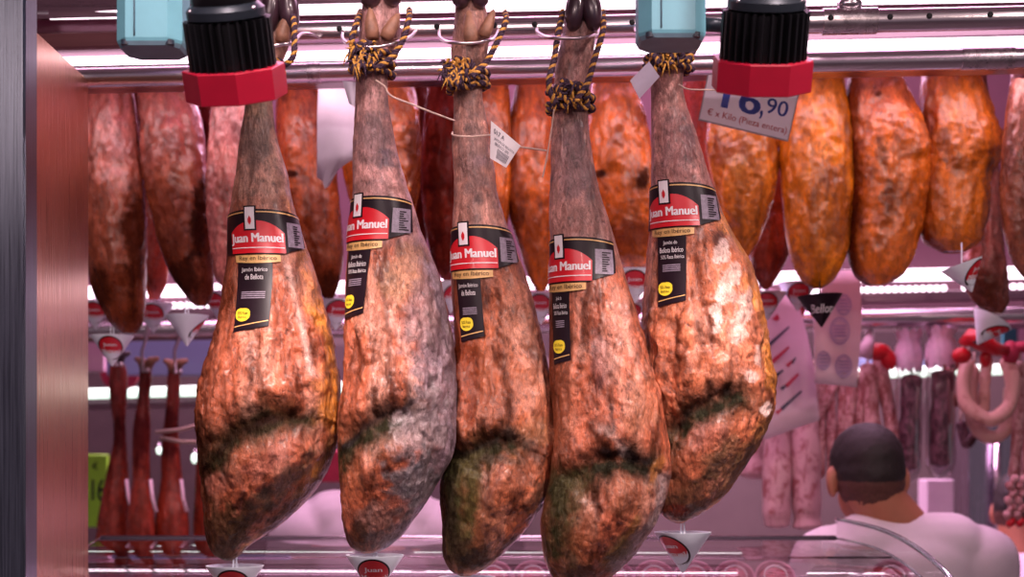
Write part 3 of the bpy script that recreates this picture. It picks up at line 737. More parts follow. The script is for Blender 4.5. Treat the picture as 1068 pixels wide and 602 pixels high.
# knot row, arms in (px,py,Y)
rope_for(HAMS[1][0], HAMS[1][1], 76, [[(304,8,2.10),(307,35,2.06),(304,62,2.05),(290,72,2.06)]], seed=3)
rope_for(HAMS[2][0], HAMS[2][1], 68, [[(376,12,2.12),(372,24,2.07),(367,44,2.055),(371,60,2.05),(382,70,2.045)], [(427,10,2.10),(426,22,2.06),(420,42,2.05),(408,60,2.045),(392,72,2.04)]], 20, seed=4, knot_dx=-4)
rope_for(HAMS[3][0], HAMS[3][1], 84, [[(527,13,2.12),(527,24,2.08),(518,45,2.065),(506,66,2.06),(492,80,2.05)]], 20, seed=5, knot_dx=-8)
rope_for(HAMS[4][0], HAMS[4][1], 107, [[(587,12,2.09),(583,30,2.06),(578,62,2.04),(573,92,2.03),(580,108,2.03)], [(629,12,2.09),(628,36,2.05),(620,62,2.04),(612,88,2.03),(600,106,2.02)]], 5, seed=6)
rope_for(HAMS[5][0], HAMS[5][1], 66, [[(683,40,2.12),(681,56,2.07),(688,66,2.05)], [(728,38,2.12),(724,52,2.07),(716,64,2.05)]], 14, seed=8, knot_dx=-4)
# hooks (rod passes in front of the ankle)
hook([(333,38,2.235),(316,35,2.2),(305,44,2.07),(290,47,2.055),(262,52,2.06),(240,50,2.1),(222,38,2.235)], 'wire hook on the upper rail holding the ham behind the left lamp')
hook([(357,34,2.235),(358,41,2.15),(368,47,2.06),(392,49,2.045),(414,44,2.055),(428,38,2.12),(434,32,2.235)], 'wire hook crossing in front of the ham with the grey flank')
hook([(458,32,2.235),(459,39,2.15),(468,44,2.07),(490,45,2.055),(510,42,2.065),(517,38,2.12),(520,31,2.235)], 'wire hook crossing in front of the middle ham')
hook([(560,30,2.235),(561,34,2.14),(572,39,2.05),(592,40,2.03),(610,39,2.035),(622,35,2.10),(628,28,2.235)], 'wire hook holding the ham with black hoof toes')
hook([(662,28,2.235),(664,34,2.15),(676,42,2.07),(700,44,2.055),(720,40,2.07),(732,33,2.12),(737,26,2.235)], 'wire hook behind the right pale blue box')

# twine and paper tags
def twine(parent, pts, r=.0014):
    arr = np.array([P(*q) for q in pts]); t = np.arange(len(arr)); xs = np.linspace(0, len(arr)-1, 40)
    Q = np.stack([pchip(t, arr[:, i], xs) for i in range(3)], -1)
    return MB().tube([tuple(q) for q in Q], r, 7).build('twine', MT['string'], parent)
def paper_tag(parent, corners, Y, mat='lwhite', barcode=False, name='paper_tag', yaw=.01):
    """corners TL TR BR BL px; slightly curved card with thickness"""
    c = [np.array(q, float) for q in corners]; n = 9
    def at(u, v, off=0):
        q = (c[0]*(1-u)+c[1]*u)*(1-v)+(c[3]*(1-u)+c[2]*u)*v
        return P(q[0], q[1], Y-math.sin(u*PI)*.004-off+yaw*(v-.5))
    mb = MB()
    for off, fl in ((.0004, False), (-.0004, True)):
        mb.grid(np.array([[at(i/n, j/n, off) for i in range(n+1)] for j in range(n+1)]), flip=fl)
    o = mb.build(name, MT[mat], parent)
    if barcode:
        m = MB(); R = random.Random(3)
        for q in range(11):
            u0 = .34+q*.05; m.grid(np.array([[at(u0, .60, .001), at(u0+.022, .60, .001)], [at(u0, .9, .001), at(u0+.022, .9, .001)]]))
        m.build('barcode', MT['dkink'], o)
        m = MB()
        def tx(a, b): return np.array([at(u, v, .001) for u, v in zip(np.atleast_1d(a), np.atleast_1d(b))])
        put_text(m, '017 A', tx, .12, .50, .12, .26, .02); put_text(m, 'JAMON DE BELLOTA', tx, .15, .95, .34, .44); put_text(m, 'IBERICO 50%', tx, .2, .8, .47, .56)
        m.build('lettering', MT['dkink'], o)
    return o
r2, r3, r4, r5 = (HAMS[i][0] for i in (2, 3, 4, 5))
twine(r2, [(392,84,2.045),(401,90,2.04),(408,100,2.04),(430,109,2.04),(450,117,2.04),(474,126,2.06)])
tg = paper_tag(r3, [(512,126),(543,152),(528,175),(511,165)], 2.05, 'lwhite', True); tag(tg, 'white paper tag with printed barcode')
twine(r3, [(472,138,2.08),(473,141,2.06),(490,142.5,2.055),(508,141,2.06),(512,141,2.055)])
twine(r3, [(541,153,2.05),(555,155,2.05),(570,157,2.055)])
twine(r4, [(578,114,2.03),(575,135,2.04),(571,160,2.05),(566,185,2.06)], .0011)
tg = paper_tag(r5, [(677,64),(688,80),(667,103),(657,84)], 2.045, 'paper')
twine(r5, [(708,88,2.05),(718,93,2.04),(745,94,2.04),(775,97,2.05),(808,100,2.06)], .0011)
tg = paper_tag(r2, [(357,84),(371,86),(370,112),(364,108)], 2.07, 'paper')
# drip cups of the front row
G1 = 'white drip cups under the front hams'
cup(245, 591, 2.12, .05, 'white conical drip cup under the leftmost labelled ham, at the bottom edge', group=G1, spike=16)
cup(391, 580, 2.10, .0, 'white conical drip cup facing straight ahead under the ham with the grey flank', group=G1, spike=8)
cup(487, 603, 2.13, .1, 'white conical drip cup just showing below the middle ham', group=G1, spike=6)
cup(712, 556, 2.13, -.85, 'white conical drip cup turned left below the rightmost labelled ham', group=G1, spike=16)
# ---------------------------------------------------------------- setting
def slab(name, c, d, mat, kind='structure'):
    o = MB().box(c, d).build(name, mat, smooth=False); o['kind'] = kind; return o
slab('floor', (0, 2.5, -.05), (14, 9, .1), MT['floor'])
slab('ceiling', (0, 3.0, 3.45), (14, 8, .1), MT['ceil'])
slab('wall_back', (0, 6.05, 1.7), (14, .1, 3.4), MT['wall'])
# left post and side panel of the stall
YA, YB = 1.9, 2.42
xa, xb = M(27.5-CX, YA), M(92-CX, YB)
za, zb = EYE+M(HY-24, YA), EYE+M(HY-84, YB)
pm = MB(); vs = []
th = .02
for (x, y, z) in ((xa, YA, za), (xb, YB, zb)):
    for dx in (0, -th): 
        for zz in (0, z): vs.append((x+dx, y, zz))
# verts: a(0: inner bottom,1 inner top,2 outer bottom,3 outer top) b(4..7)
pm.add(vs, [[0, 1, 5, 4], [2, 6, 7, 3], [0, 2, 3, 1], [4, 5, 7, 6], [1, 3, 7, 5], [0, 4, 6, 2]])
o = pm.build('wall_left', MT['tinted_steel'], smooth=False); o['kind'] = 'structure'; recalc(o)
mb = MB(); mb.box(((M(-60-CX, YA)+xa)/2, YA+.02, 1.75), (xa-M(-60-CX, YA), .05, 3.5), bev=.003)
o = mb.build('trim_1', MT['post'], auto=30); o['kind'] = 'structure'
# bead of bright foil dots on the post
# canopy with stepped profile above the rails (front light housing)
def canopy(name, prof, x0, x1, mats_, skew=0, dzl=.014, dzr=.022):
    """prof: (py, Y) rows from top to bottom as seen; extruded along x, closed behind"""
    mb = MB(); pts = [(Y, EYE+M(HY-py, Y)) for py, Y, _ in prof]; ms = [m for _, _, m in prof]
    n = len(pts)
    for i in range(n-1):
        mb.cur = ms[i]; (ya, za_), (yb, zb_) = pts[i], pts[i+1]
        mb.add([(x0, ya+skew/2, za_-dzl), (x1, ya-skew/2, za_+dzr), (x1, yb-skew/2, zb_+dzr), (x0, yb+skew/2, zb_-dzl)], [[0, 3, 2, 1]])
    mb.cur = 0; yb = pts[-1][0]+.06; zt = pts[0][1]
    zl, zr = pts[-1][1]-dzl, pts[-1][1]+dzr
    mb.add([(x0, pts[-1][0]+skew/2, zl), (x1, pts[-1][0]-skew/2, zr), (x1, yb-skew/2, zr), (x0, yb+skew/2, zl),
            (x0, yb+skew/2, zt), (x1, yb-skew/2, zt)], [[0, 3, 2, 1], [3, 4, 5, 2]])
    o = mb.build(name, mats_, smooth=False); o['kind'] = 'structure'; return o
canopy('trim_2', [(-60, 2.52, 0), (6, 2.52, 0), (8, 2.56, 1), (21, 2.56, 1), (22, 2.50, 1), (36, 2.50, 1), (40, 2.46, 0), (52, 2.50, 0), (53, 2.54, 1), (68, 2.54, 1), (70, 2.5, 0), (77, 2.5, 0)],
       M(20-CX, 2.5), 1.6, [MT['canopy'], MT['canopy_dark']], .06)

def rod(name, pL, pR, dpx, mat, label, cat, group=None, n=24):
    a, b = V(*pL), V(*pR); e = empty(name, (a+b)/2, label, cat, group)
    return e, a, b
def add_tube_part(e, a, b, t0, t1, r, nm, mat, n=28):
    p, q = a.lerp(b, t0), a.lerp(b, t1); return MB().tube([p, q], r, n).build(nm, mat, e, auto=40)
xpan = 92
# upper perforated rail
e, a, b = rod('perforated_rail', (172, 37.6, 2.264), (1120, 17, 2.21), 24, None, 'perforated steel rail along the top from which the front hams hang', 'rail')
add_tube_part(e, a, b, 0, 1, .0178, 'bar', MT['steel'])
add_tube_part(e, a, b, .728, .787, .0205, 'coupling', MT['steel2'])
k0 = lambda px: (px-172)/948
for px in (359, 357+72, 461, 521, 563, 629, 664, 737, 868, 929, 969, 1031):
    c = a.lerp(b, k0(px)); r = .0178 if not 863 < px < 918 else .0205
    MB().tube([c+Vector((0, -r+.004, 0)), c+Vector((0, -r-.0006, 0))], .0046, 14).build('hole', MT['hole'], e)
mb = MB(); c = a.lerp(b, k0(890)); mb.ellipsoid(c+Vector((0, 0, .026)), (.020, .016, .012)); mb.build('clamp_knob', MT['steel'], e)
# lower rail
e, a, b = rod('hanging_rail', (60, 82, 2.42), (1120, 59, 2.34), 22, None, 'plain round steel rail running just below the light tube', 'rail')
add_tube_part(e, a, b, 0, 1, .0172, 'bar', MT['steel'])
add_tube_part(e, a, b, .892, .942, .0186, 'coupling', MT['steel2'])
add_tube_part(e, a, b, .253, .266, .0180, 'coupling', MT['steel2'])
# light tubes
def tubelight(pL, pR, r, label, mat='tube', group=None, caps=True):
    e, a, b = rod('light_tube', pL, pR, 0, None, label, 'light', group)
    add_tube_part(e, a, b, 0.003, .997, r, 'glowing_tube', MT[mat], 16)
    for t0, t1 in ((0, .012), (.988, 1)): add_tube_part(e, a, b, t0, t1, r*1.15, 'end_cap', MT['steel'], 16)
    for t in (.08, .5, .92):
        c = a.lerp(b, t); MB().box(c+Vector((0, r+.006, 0)), (.012, .014, .012)).build('bracket', MT['steel'], e, smooth=False)
tubelight((40, 15, 2.56), (1130, -5, 2.50), .0095, 'bright pink-white light tube at the very top of the picture')
tubelight((40, 64, 2.52), (1130, 42, 2.46), .0090, 'bright pink-white light tube directly above the lower rail')
# price card hook etc. rail carrying the second row of hams, above behind the canopy
e, a, b = rod('hanging_rail', (30, 20, 2.86), (1150, 8, 2.80), 0, None, 'steel rail behind the light tubes carrying the second row of hams', 'rail')
add_tube_part(e, a, b, 0, 1, .016, 'bar', MT['steel'])

# second canopy in the back with tube, bulb strip and rail
mb = MB()
mb.box((.2, 4.03, 2.36), (4.6, .05, .77)); o = mb.build('trim_3', MT['pinkwall'], smooth=False); o['kind'] = 'structure'
def strip_box(pL, pR, d, name, mat, label, cat):
    a, b = V(*pL), V(*pR); v = b-a; L_ = v.length; ang = math.atan2(v.y, v.x); an2 = math.asin(v.z/L_)
    R = (Matrix.Rotation(ang, 3, 'Z') @ Matrix.Rotation(-an2, 3, 'Y'))
    e = empty(name, (a+b)/2, label, cat); MB().box((a+b)/2, (L_, *d), R, bev=.003).build('housing', mat, e, auto=30); return e, a, b
tubelight((60, 306, 3.95), (1130, 283, 3.90), .017, 'blurred bright tube behind the orange hams on the back canopy', 'tube2')
e, a, b = strip_box((60, 330, 3.94), (1130, 306, 3.88), (.04, .030), 'bulb_strip', MT['canopy'], 'strip of tiny round bulbs below the back light tube', 'light')
mb = MB(); K = 150
for i in range(K):
    if i % 26 in (0, 1): continue
    c = a.lerp(b, (i+.5)/K)+Vector((0, -.022, .020)); mb.ellipsoid(c, (.0088, .008, .0088), n=8, m=6)
o = mb.build('bulbs', MT['tube2'], e); o['kind'] = 'stuff'
e, a, b = strip_box((60, 353, 3.98), (1130, 331, 3.90), (.05, .022), 'rail_underside', MT['canopy_dark'], 'dark metal lip under the back canopy behind the far rail', 'canopy')  # dark strip added where the far rail's underside is in shade
e, a, b = rod('hanging_rail', (60, 345, 3.55), (1130, 328, 3.47), 0, None, 'far pink-lit rail from which the sausages and far hams hang', 'rail')
add_tube_part(e, a, b, 0, 1, .021, 'bar', MT['steel'])
for t in (.1, .5, .9):
    c = a.lerp(b, t); MB().tube([c, c+Vector((0, .0, .35)), c+Vector((0, .42, .4))], .008, 10).build('bracket', MT['steel'], e)
# shelf and tubes further behind
tubelight((50, 412, 4.85), (1130, 383, 4.75), .017, 'greenish-white tube low in the far background', 'tubeg')
e, a, b = strip_box((60, 424, 4.95), (560, 414, 4.92), (.2, .02), 'wall_shelf', MT['canopy'], 'narrow shelf below the far greenish tube on the left', 'shelf')
slab('trim_4', (-.9, 5.6, 1.55), (1.9, .1, 1.0), MT['darkshelf'])
# blue-grey board upper left
def board(name, x0, y0, x1, y1, Y, mat, label, cat, th=.02, kind=None):
    c = (P(x0, y0, Y)+P(x1, y1, Y))/2; d = (M(x1-x0, Y), th, M(y1-y0, Y))
    e = empty(name, c, label, cat) if label else None
    o = MB().box(c, d, bev=.003).build('panel' if label else name, MT[mat], e, auto=30)
    if kind: o['kind'] = kind
    return e or o
board('back_board', 112, 352, 300, 392, 4.5, 'bluepanel', 'plain blue-grey board behind the hooks of the far hams at left', 'board')  # floating board, nothing built to hold it
board('back_board', 70, 338, 110, 388, 4.4, 'pinkpaper', 'pale pink board beside the side panel, far left background', 'board')
g = board('green_sign', 70, 474, 113, 550, 4.4, 'green', 'lime green sign with dark digits low beside the side panel', 'sign')
m = MB(); fn = lambda a, b: np.stack(np.broadcast_arrays(*P2(a, b, 4.385)), -1)
put_text(m, '16', fn, 96, 109, 500, 522, .03); put_text(m, '€', fn, 96, 102, 482, 490, .03); m.build('lettering', MT['dkink'], g)
# stainless cabinet at the right
e = board('steel_cabinet', 991, 440, 1075, 964, 4.9, 'cabinet', 'blurred stainless cabinet behind the ring sausages', 'cabinet', .4)
MB().tube([P(1040, 455, 4.67), P(1040, 560, 4.67)], .012, 12).build('handle', MT['steel'], e)
board('teal_box', 1045, 322, 1060, 366, 4.3, 'teal', 'teal panel beside the pale pink board in the right background', 'board')
board('back_board', 1061, 322, 1085, 376, 4.3, 'pinkpaper', 'pale pink board against the right edge beside the teal panel', 'board')
board('shelf_board', 560, 345, 1085, 372, 5.0, 'darkshelf', 'long dark board below the back canopy', 'board')
board('back_board', 890, 374, 1000, 386, 4.95, 'bluepanel', 'narrow blue-grey strip behind the bagged sausages', 'board')
board('narrow_cabinet', 962, 500, 990, 990, 4.6, 'ivory', 'pale narrow cabinet standing left of the stainless cabinet', 'cabinet', .1)
board('back_board', 325, 470, 372, 503, 4.5, 'rdink', 'red board seen between the two left labelled hams', 'board')
# bright things on the left background
for (x, y, rr, lab) in ((134, 393, 7, 'small pale green lamp glowing beside the round red sign'), (203, 478, 4, 'tiny pale lamp low behind the far hams'), (166, 470, 3, 'tiny pale lamp between two far hams')):
    e = empty('small_lamp', P(x, y, 4.6), lab, 'lamp'); mb = MB().ellipsoid(P(x, y, 4.6), (M(rr, 4.6)*.8, .02, M(rr, 4.6)*1.3)); mb.build('bulb', MT['tubeg'], e)
    MB().tube([P(x, y-rr*1.2, 4.6), P(x, y-rr*1.2-4, 4.6)], .006, 10).build('socket', MT['steel'], e)
e = empty('round_sign', P(126, 388, 4.55), 'round red sign with a pale centre behind the leftmost far ham', 'sign')
mb = MB(); mb.lathe([(M(20, 4.55), 0), (M(20, 4.55), .015)], P(126, 388, 4.55), Matrix.Rotation(PI/2, 3, 'X'), 40); mb.build('disc', MT['rdink'], e, auto=30)
mb = MB(); mb.lathe([(M(9, 4.55), 0), (M(9, 4.55), .004)], P(126, 388, 4.534), Matrix.Rotation(PI/2, 3, 'X'), 30); mb.build('centre', MT['lwhite'], e, auto=30)

# ---------------------------------------------------------------- glass display case
XL, XR = -.853, .672
prof = [(2.95, 0), (2.80, .001), (2.66, 0), (2.53, -.006), (2.40, -.02), (2.29, -.042), (2.19, -.085), (2.12, -.14), (2.075, -.21), (2.055, -.30), (2.05, -.42)]
z0 = 1.438
e = empty('display_case', ((XL+XR)/2, 2.5, 0), 'curved glass display case across the bottom of the picture', 'display case')
py_, pz_ = [q[0] for q in prof], [z0+q[1] for q in prof]
tt = np.arange(len(prof)); xs = np.linspace(0, len(prof)-1, 60); PY, PZ = pchip(tt, py_, xs), pchip(tt, pz_, xs)
def sheet(x0, x1, dz=0.0, th=.006, skewL=0.0):
    mb = MB(); 
    t = np.clip((2.95-PY)/.5, 0, 1); xl = x0+skewL*t
    n = np.stack([np.gradient(PZ), -np.gradient(PY)], -1); n /= np.linalg.norm(n, axis=1)[:, None]
    A = np.stack([np.stack([xl, PY, PZ+dz], -1), np.stack([np.full_like(PY, x1), PY, PZ+dz], -1)], 1)
    mb.grid(A); return mb
sheet(XL, XR, 0, skewL=.10).build('curved_glass', MT['glass'], e)
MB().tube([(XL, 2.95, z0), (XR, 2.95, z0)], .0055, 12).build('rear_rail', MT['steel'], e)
for (yy, nm, r) in ((2.52, 'reflection_bar', .0022), (2.33, 'reflection_bar', .0020)):
    zz = float(np.interp(-yy, -PY, PZ)); MB().tube([(XL+.08, yy, zz-.004), (XR, yy, zz-.004)], r, 8).build(nm, MT['steel'], e)  # thin steel bars added in place of light reflections on the glass
xl = XL+.10*np.clip((2.95-PY)/.5, 0, 1)
MB().tube([(x, y, z) for x, y, z in zip(xl, PY, PZ)], .0028, 8).build('glass_edge', MT['glassedge'], e)
MB().tube([(XR, y, z) for y, z in zip(PY, PZ)], .0026, 8).build('glass_edge', MT['glassedge'], e)
MB().box(((XL+XR)/2, 2.5, .5), (XR-XL-.02, .86, 1.0), bev=.01).build('base_cabinet', MT['coat'], e, auto=30)
MB().box(((XL+XR)/2, 2.60, 1.308), (XR-XL-.25, .42, .012), bev=.003).build('shelf', MT['pinkpaper'], e, auto=30)
for x in (XL+.16, XR-.05): MB().tube([(x, 2.75, 1.0), (x, 2.75, 1.302)], .008, 10).build('post', MT['steel'], e)
MB().box(((XL+XR)/2, 2.945, 1.2), (XR-XL-.3, .006, .44)).build('rear_glass', MT['glass'], e, smooth=False)
# taller curved end pane at the right
e = empty('glass_end_pane', (XR+.02, 2.55, 1.0), 'dark-edged curved glass pane sweeping down in front of the white-coated person', 'glass pane')
pp = [(2.97, 1.476), (2.85, 1.476), (2.66, 1.4735), (2.53, 1.4675), (2.40, 1.455), (2.29, 1.438), (2.19, 1.415), (2.11, 1.375), (2.06, 1.30), (2.04, 1.2), (2.04, 1.02)]
tt = np.arange(len(pp)); xs = np.linspace(0, len(pp)-1, 60); QY, QZ = pchip(tt, [q[0] for q in pp], xs), pchip(tt, [q[1] for q in pp], xs)
mb = MB(); mb.grid(np.stack([np.stack([np.full(60, XR+.006), QY, QZ], -1), np.stack([np.full(60, XR+.006), QY, np.full(60, 1.0)], -1)], 1)); mb.build('pane', MT['glass'], e)
MB().tube([(XR+.006, y, z) for y, z in zip(QY, QZ)], .0048, 10).build('pane_edge', MT['glassedge'], e)

# round tubs of sliced meat inside the case
def tub(px, lab):
    Y = 2.70; c = Vector((M(px-CX, Y), Y, 1.316)); e = empty('meat_tub', c, lab, 'tub', 'round tubs of sliced meat inside the display case')
    R = Matrix.Rotation(.9, 3, 'X'); r = .037; cc = c+Vector((0, 0, .058-.0))
    mb = MB(); mb.lathe([(r*.8, -.03), (r*.97, .0), (r*1.05, .004), (r*1.05, .008), (r*.95, .008), (r*.92, .004), (r*.74, -.026)], cc, R, 36); mb.build('tub_body', MT['plastic'], e, auto=50)
    mb = MB(); mb.ellipsoid(cc+R@Vector((0, 0, -.006)), (r*.86, r*.86, .012), R, 24, 10); mb.build('sliced_meat', MT['pinkmeat'], e)
    mb = MB(); mb.lathe([(r*.55, .010), (r*.62, .012), (r*.62, .014), (r*.55, .014)], cc, R, 30, cap=False); mb.build('lid_ring', MT['lwhite'], e)
    mb = MB(); mb.box(c+Vector((0, .03, .02)), (.05, .02, .04), bev=.004); mb.build('stand', MT['plastic'], e, auto=30)
NMS = {514: 'first', }
xs_ = [514, 556, 598, 640, 682, 724, 766, 808, 930]
for i, px in enumerate(xs_):
    rel = {514: 'round tub of sliced meat in the glass case, leftmost tub', 930: 'round tub of sliced meat standing alone at the right end of the glass case',
           556: 'round tub of sliced meat in the case, second from the left', 598: 'round tub of sliced meat in the case, third from the left, below the lowest ham',
           640: 'round tub of sliced meat in the case, fourth from the left', 682: 'round tub of sliced meat left of the drip cup under the rightmost ham',
           724: 'round tub of sliced meat right beneath the left-turned drip cup', 766: 'round tub of sliced meat right of the left-turned drip cup',
           808: 'round tub of sliced meat, last of the close-set row before the gap'}[px]
    tub(px, rel)

# ---------------------------------------------------------------- spot lamps and pale blue boxes
def spot_lamp(px, py, Y, rot, label):
    k = Y/F; c = V(px, py, Y)      # middle of the ring
    e = empty('spot_lamp', c, label, 'lamp', 'red-ringed spot lamps above the front hams')
    R = Matrix.Rotation(rot[0], 3, 'X') @ Matrix.Rotation(rot[1], 3, 'Y')
    R8 = 53*k; h = 16*k
    mb = MB(); ph = rot[2]
    mb.lathe([(R8*.80, h), (R8*.985, h), (R8, h*.94), (R8, -h*.94), (R8*.985, -h), (R8*.86, -h), (R8*.80, -h*.5), (R8*.80, h)], c, R, 8, cap=False, phase=ph)
    mb.build('octagonal_ring', MT['red'], e, auto=25)
    mb = MB(); mb.lathe([(R8*.80, h*.2), (R8*.2, h*.9)], c, R, 32, cap=True); mb.build('reflector', MT['steel'], e)
    core = MB(); core.lathe([(34*k, -2*k), (34*k, 62*k)], c, R, 40); core.build('heat_sink_core', MT['black'], e, auto=30)
    n = 30
    fm = MB()
    for i in range(n):
        a = 2*PI*(i+.5)/n; Rz = R @ Matrix.Rotation(a, 3, 'Z')
        fm.box(c+Rz @ Vector((37.5*k, 0, 33*k)), (15*k, 2.0*k, 62*k), Rz)
    fm.build('cooling_fins', MT['black'], e, smooth=False)
    mb = MB(); mb.lathe([(36*k, 64*k), (40*k, 66*k), (40*k, 74*k), (36*k, 78*k), (33*k, 80*k)], c, R, 48); mb.build('cap', MT['darkgrey'], e, auto=35)
    mb = MB(); mb.lathe([(33*k, 80*k), (34*k, 82*k), (34*k, 92*k), (30*k, 96*k), (16*k, 97*k), (14*k, 104*k), (13*k, 130*k)], c, R, 48); mb.build('collar', MT['black'], e, auto=35)
    for a in (PI*1.18, PI*1.82):
        q = c+R @ Vector((38*k*math.cos(a), 38*k*math.sin(a), 75*k)); MB().ellipsoid(q, (2.6*k, 2.6*k, 2.6*k), n=12, m=8).build('bolt', MT['steel'], e)
    top = c+R @ Vector((0, 0, 128*k))
    MB().tube([top, top+Vector((0, .01, .05)), Vector((top.x, top.y+.02, 2.75))], .012, 14).build('stem', MT['black'], e)
    li = bpy.data.lights.new('lamp_beam', 'SPOT'); li.energy = 22; li.spot_size = 1.9; li.spot_blend = .9; li.shadow_soft_size = .03; li.color = (1, .80, .76)
    lo = bpy.data.objects.new('lamp_beam', li); COL.objects.link(lo); lo.parent = e
    d = (R @ Vector((0, 0, -1))); lo.rotation_euler = d.to_track_quat('-Z', 'Y').to_euler(); lo.location = d*(h*1.1)
    return e
T = .42
spot_lamp(245.5, 86, 1.70, (T, -.06, .27), 'black finned spot lamp with a red octagonal ring, left of the picture')
spot_lamp(794.5, 77, 1.70, (T, .0, .5), 'black finned spot lamp with a red octagonal ring, partly hiding the price card')
def blue_box(x0, x1, yb, Y, label):
    k = Y/F; w = (x1-x0)*k; dpt = .075; zt = EYE+(HY-yb)*k; hgt = .16; cx = (x0+x1)/2
    c = Vector(P(cx, yb, Y)); c.y += dpt/2
    e = empty('lamp_driver_box', c, label, 'box', 'pale blue driver boxes beside the spot lamps')
    ch = w*.30; cd = dpt*.22; pl = [(-w/2, -dpt/2+cd), (-w/2+ch*.6, -dpt/2), (w/2-ch*.6, -dpt/2), (w/2, -dpt/2+cd), (w/2, dpt/2-cd), (w/2-ch*.6, dpt/2), (-w/2+ch*.6, dpt/2), (-w/2, dpt/2-cd)]
    def ring(s_, z): return [(c.x+x*s_, c.y+y*s_, c.z+z) for x, y in pl]
    mb = MB(); rs = [ring(.965, 0), ring(1, .004), ring(1, hgt)]; vs = [q for r in rs for q in r]; fs = []
    for i in range(2):
        for j in range(8): fs.append([i*8+j, i*8+(j+1) % 8, (i+1)*8+(j+1) % 8, (i+1)*8+j])
    fs.append([16+j for j in range(8)]); mb.add(vs, fs); mb.build('housing', MT['blue'], e, smooth=False)
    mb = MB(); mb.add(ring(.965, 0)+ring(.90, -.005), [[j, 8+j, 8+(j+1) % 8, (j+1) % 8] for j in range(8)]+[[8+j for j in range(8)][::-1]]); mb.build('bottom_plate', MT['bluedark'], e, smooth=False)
    for sx in (-1, 1):
        q = c+Vector((sx*w*.33, -dpt*.40, -.002)); MB().lathe([(.0062, -.002), (.0062, .004)], q, None, 16).build('screw', MT['screw'], e, auto=30)
    MB().tube([c+Vector((w*.45, 0, .022)), c+Vector((w*.5+.03, 0, .020))], .009, 12).build('side_arm', MT['darkgrey'], e)
    MB().tube([c+Vector((0, 0, hgt)), Vector((c.x, c.y+.03, 2.75))], .012, 12).build('stem', MT['blue'], e)
    MB().tube([c+Vector((-w*.18, -dpt/2-.0004, .006)), c+Vector((-w*.18, -dpt/2-.0004, hgt))], .0012, 6).build('seam', MT['bluedark'], e)
blue_box(118, 187, 42, 1.78, 'pale blue octagonal box beside the left spot lamp')
blue_box(667, 738, 34, 1.78, 'pale blue octagonal box above the rightmost labelled ham')
# overhead bar carrying lamps
e = empty('lamp_bar', (0, 1.82, 2.76), 'dark bar above the picture carrying the lamps', 'bar'); MB().box((0, 1.80, 2.77), (3.4, .09, .04), bev=.004).build('bar', MT['black'], e, auto=30)
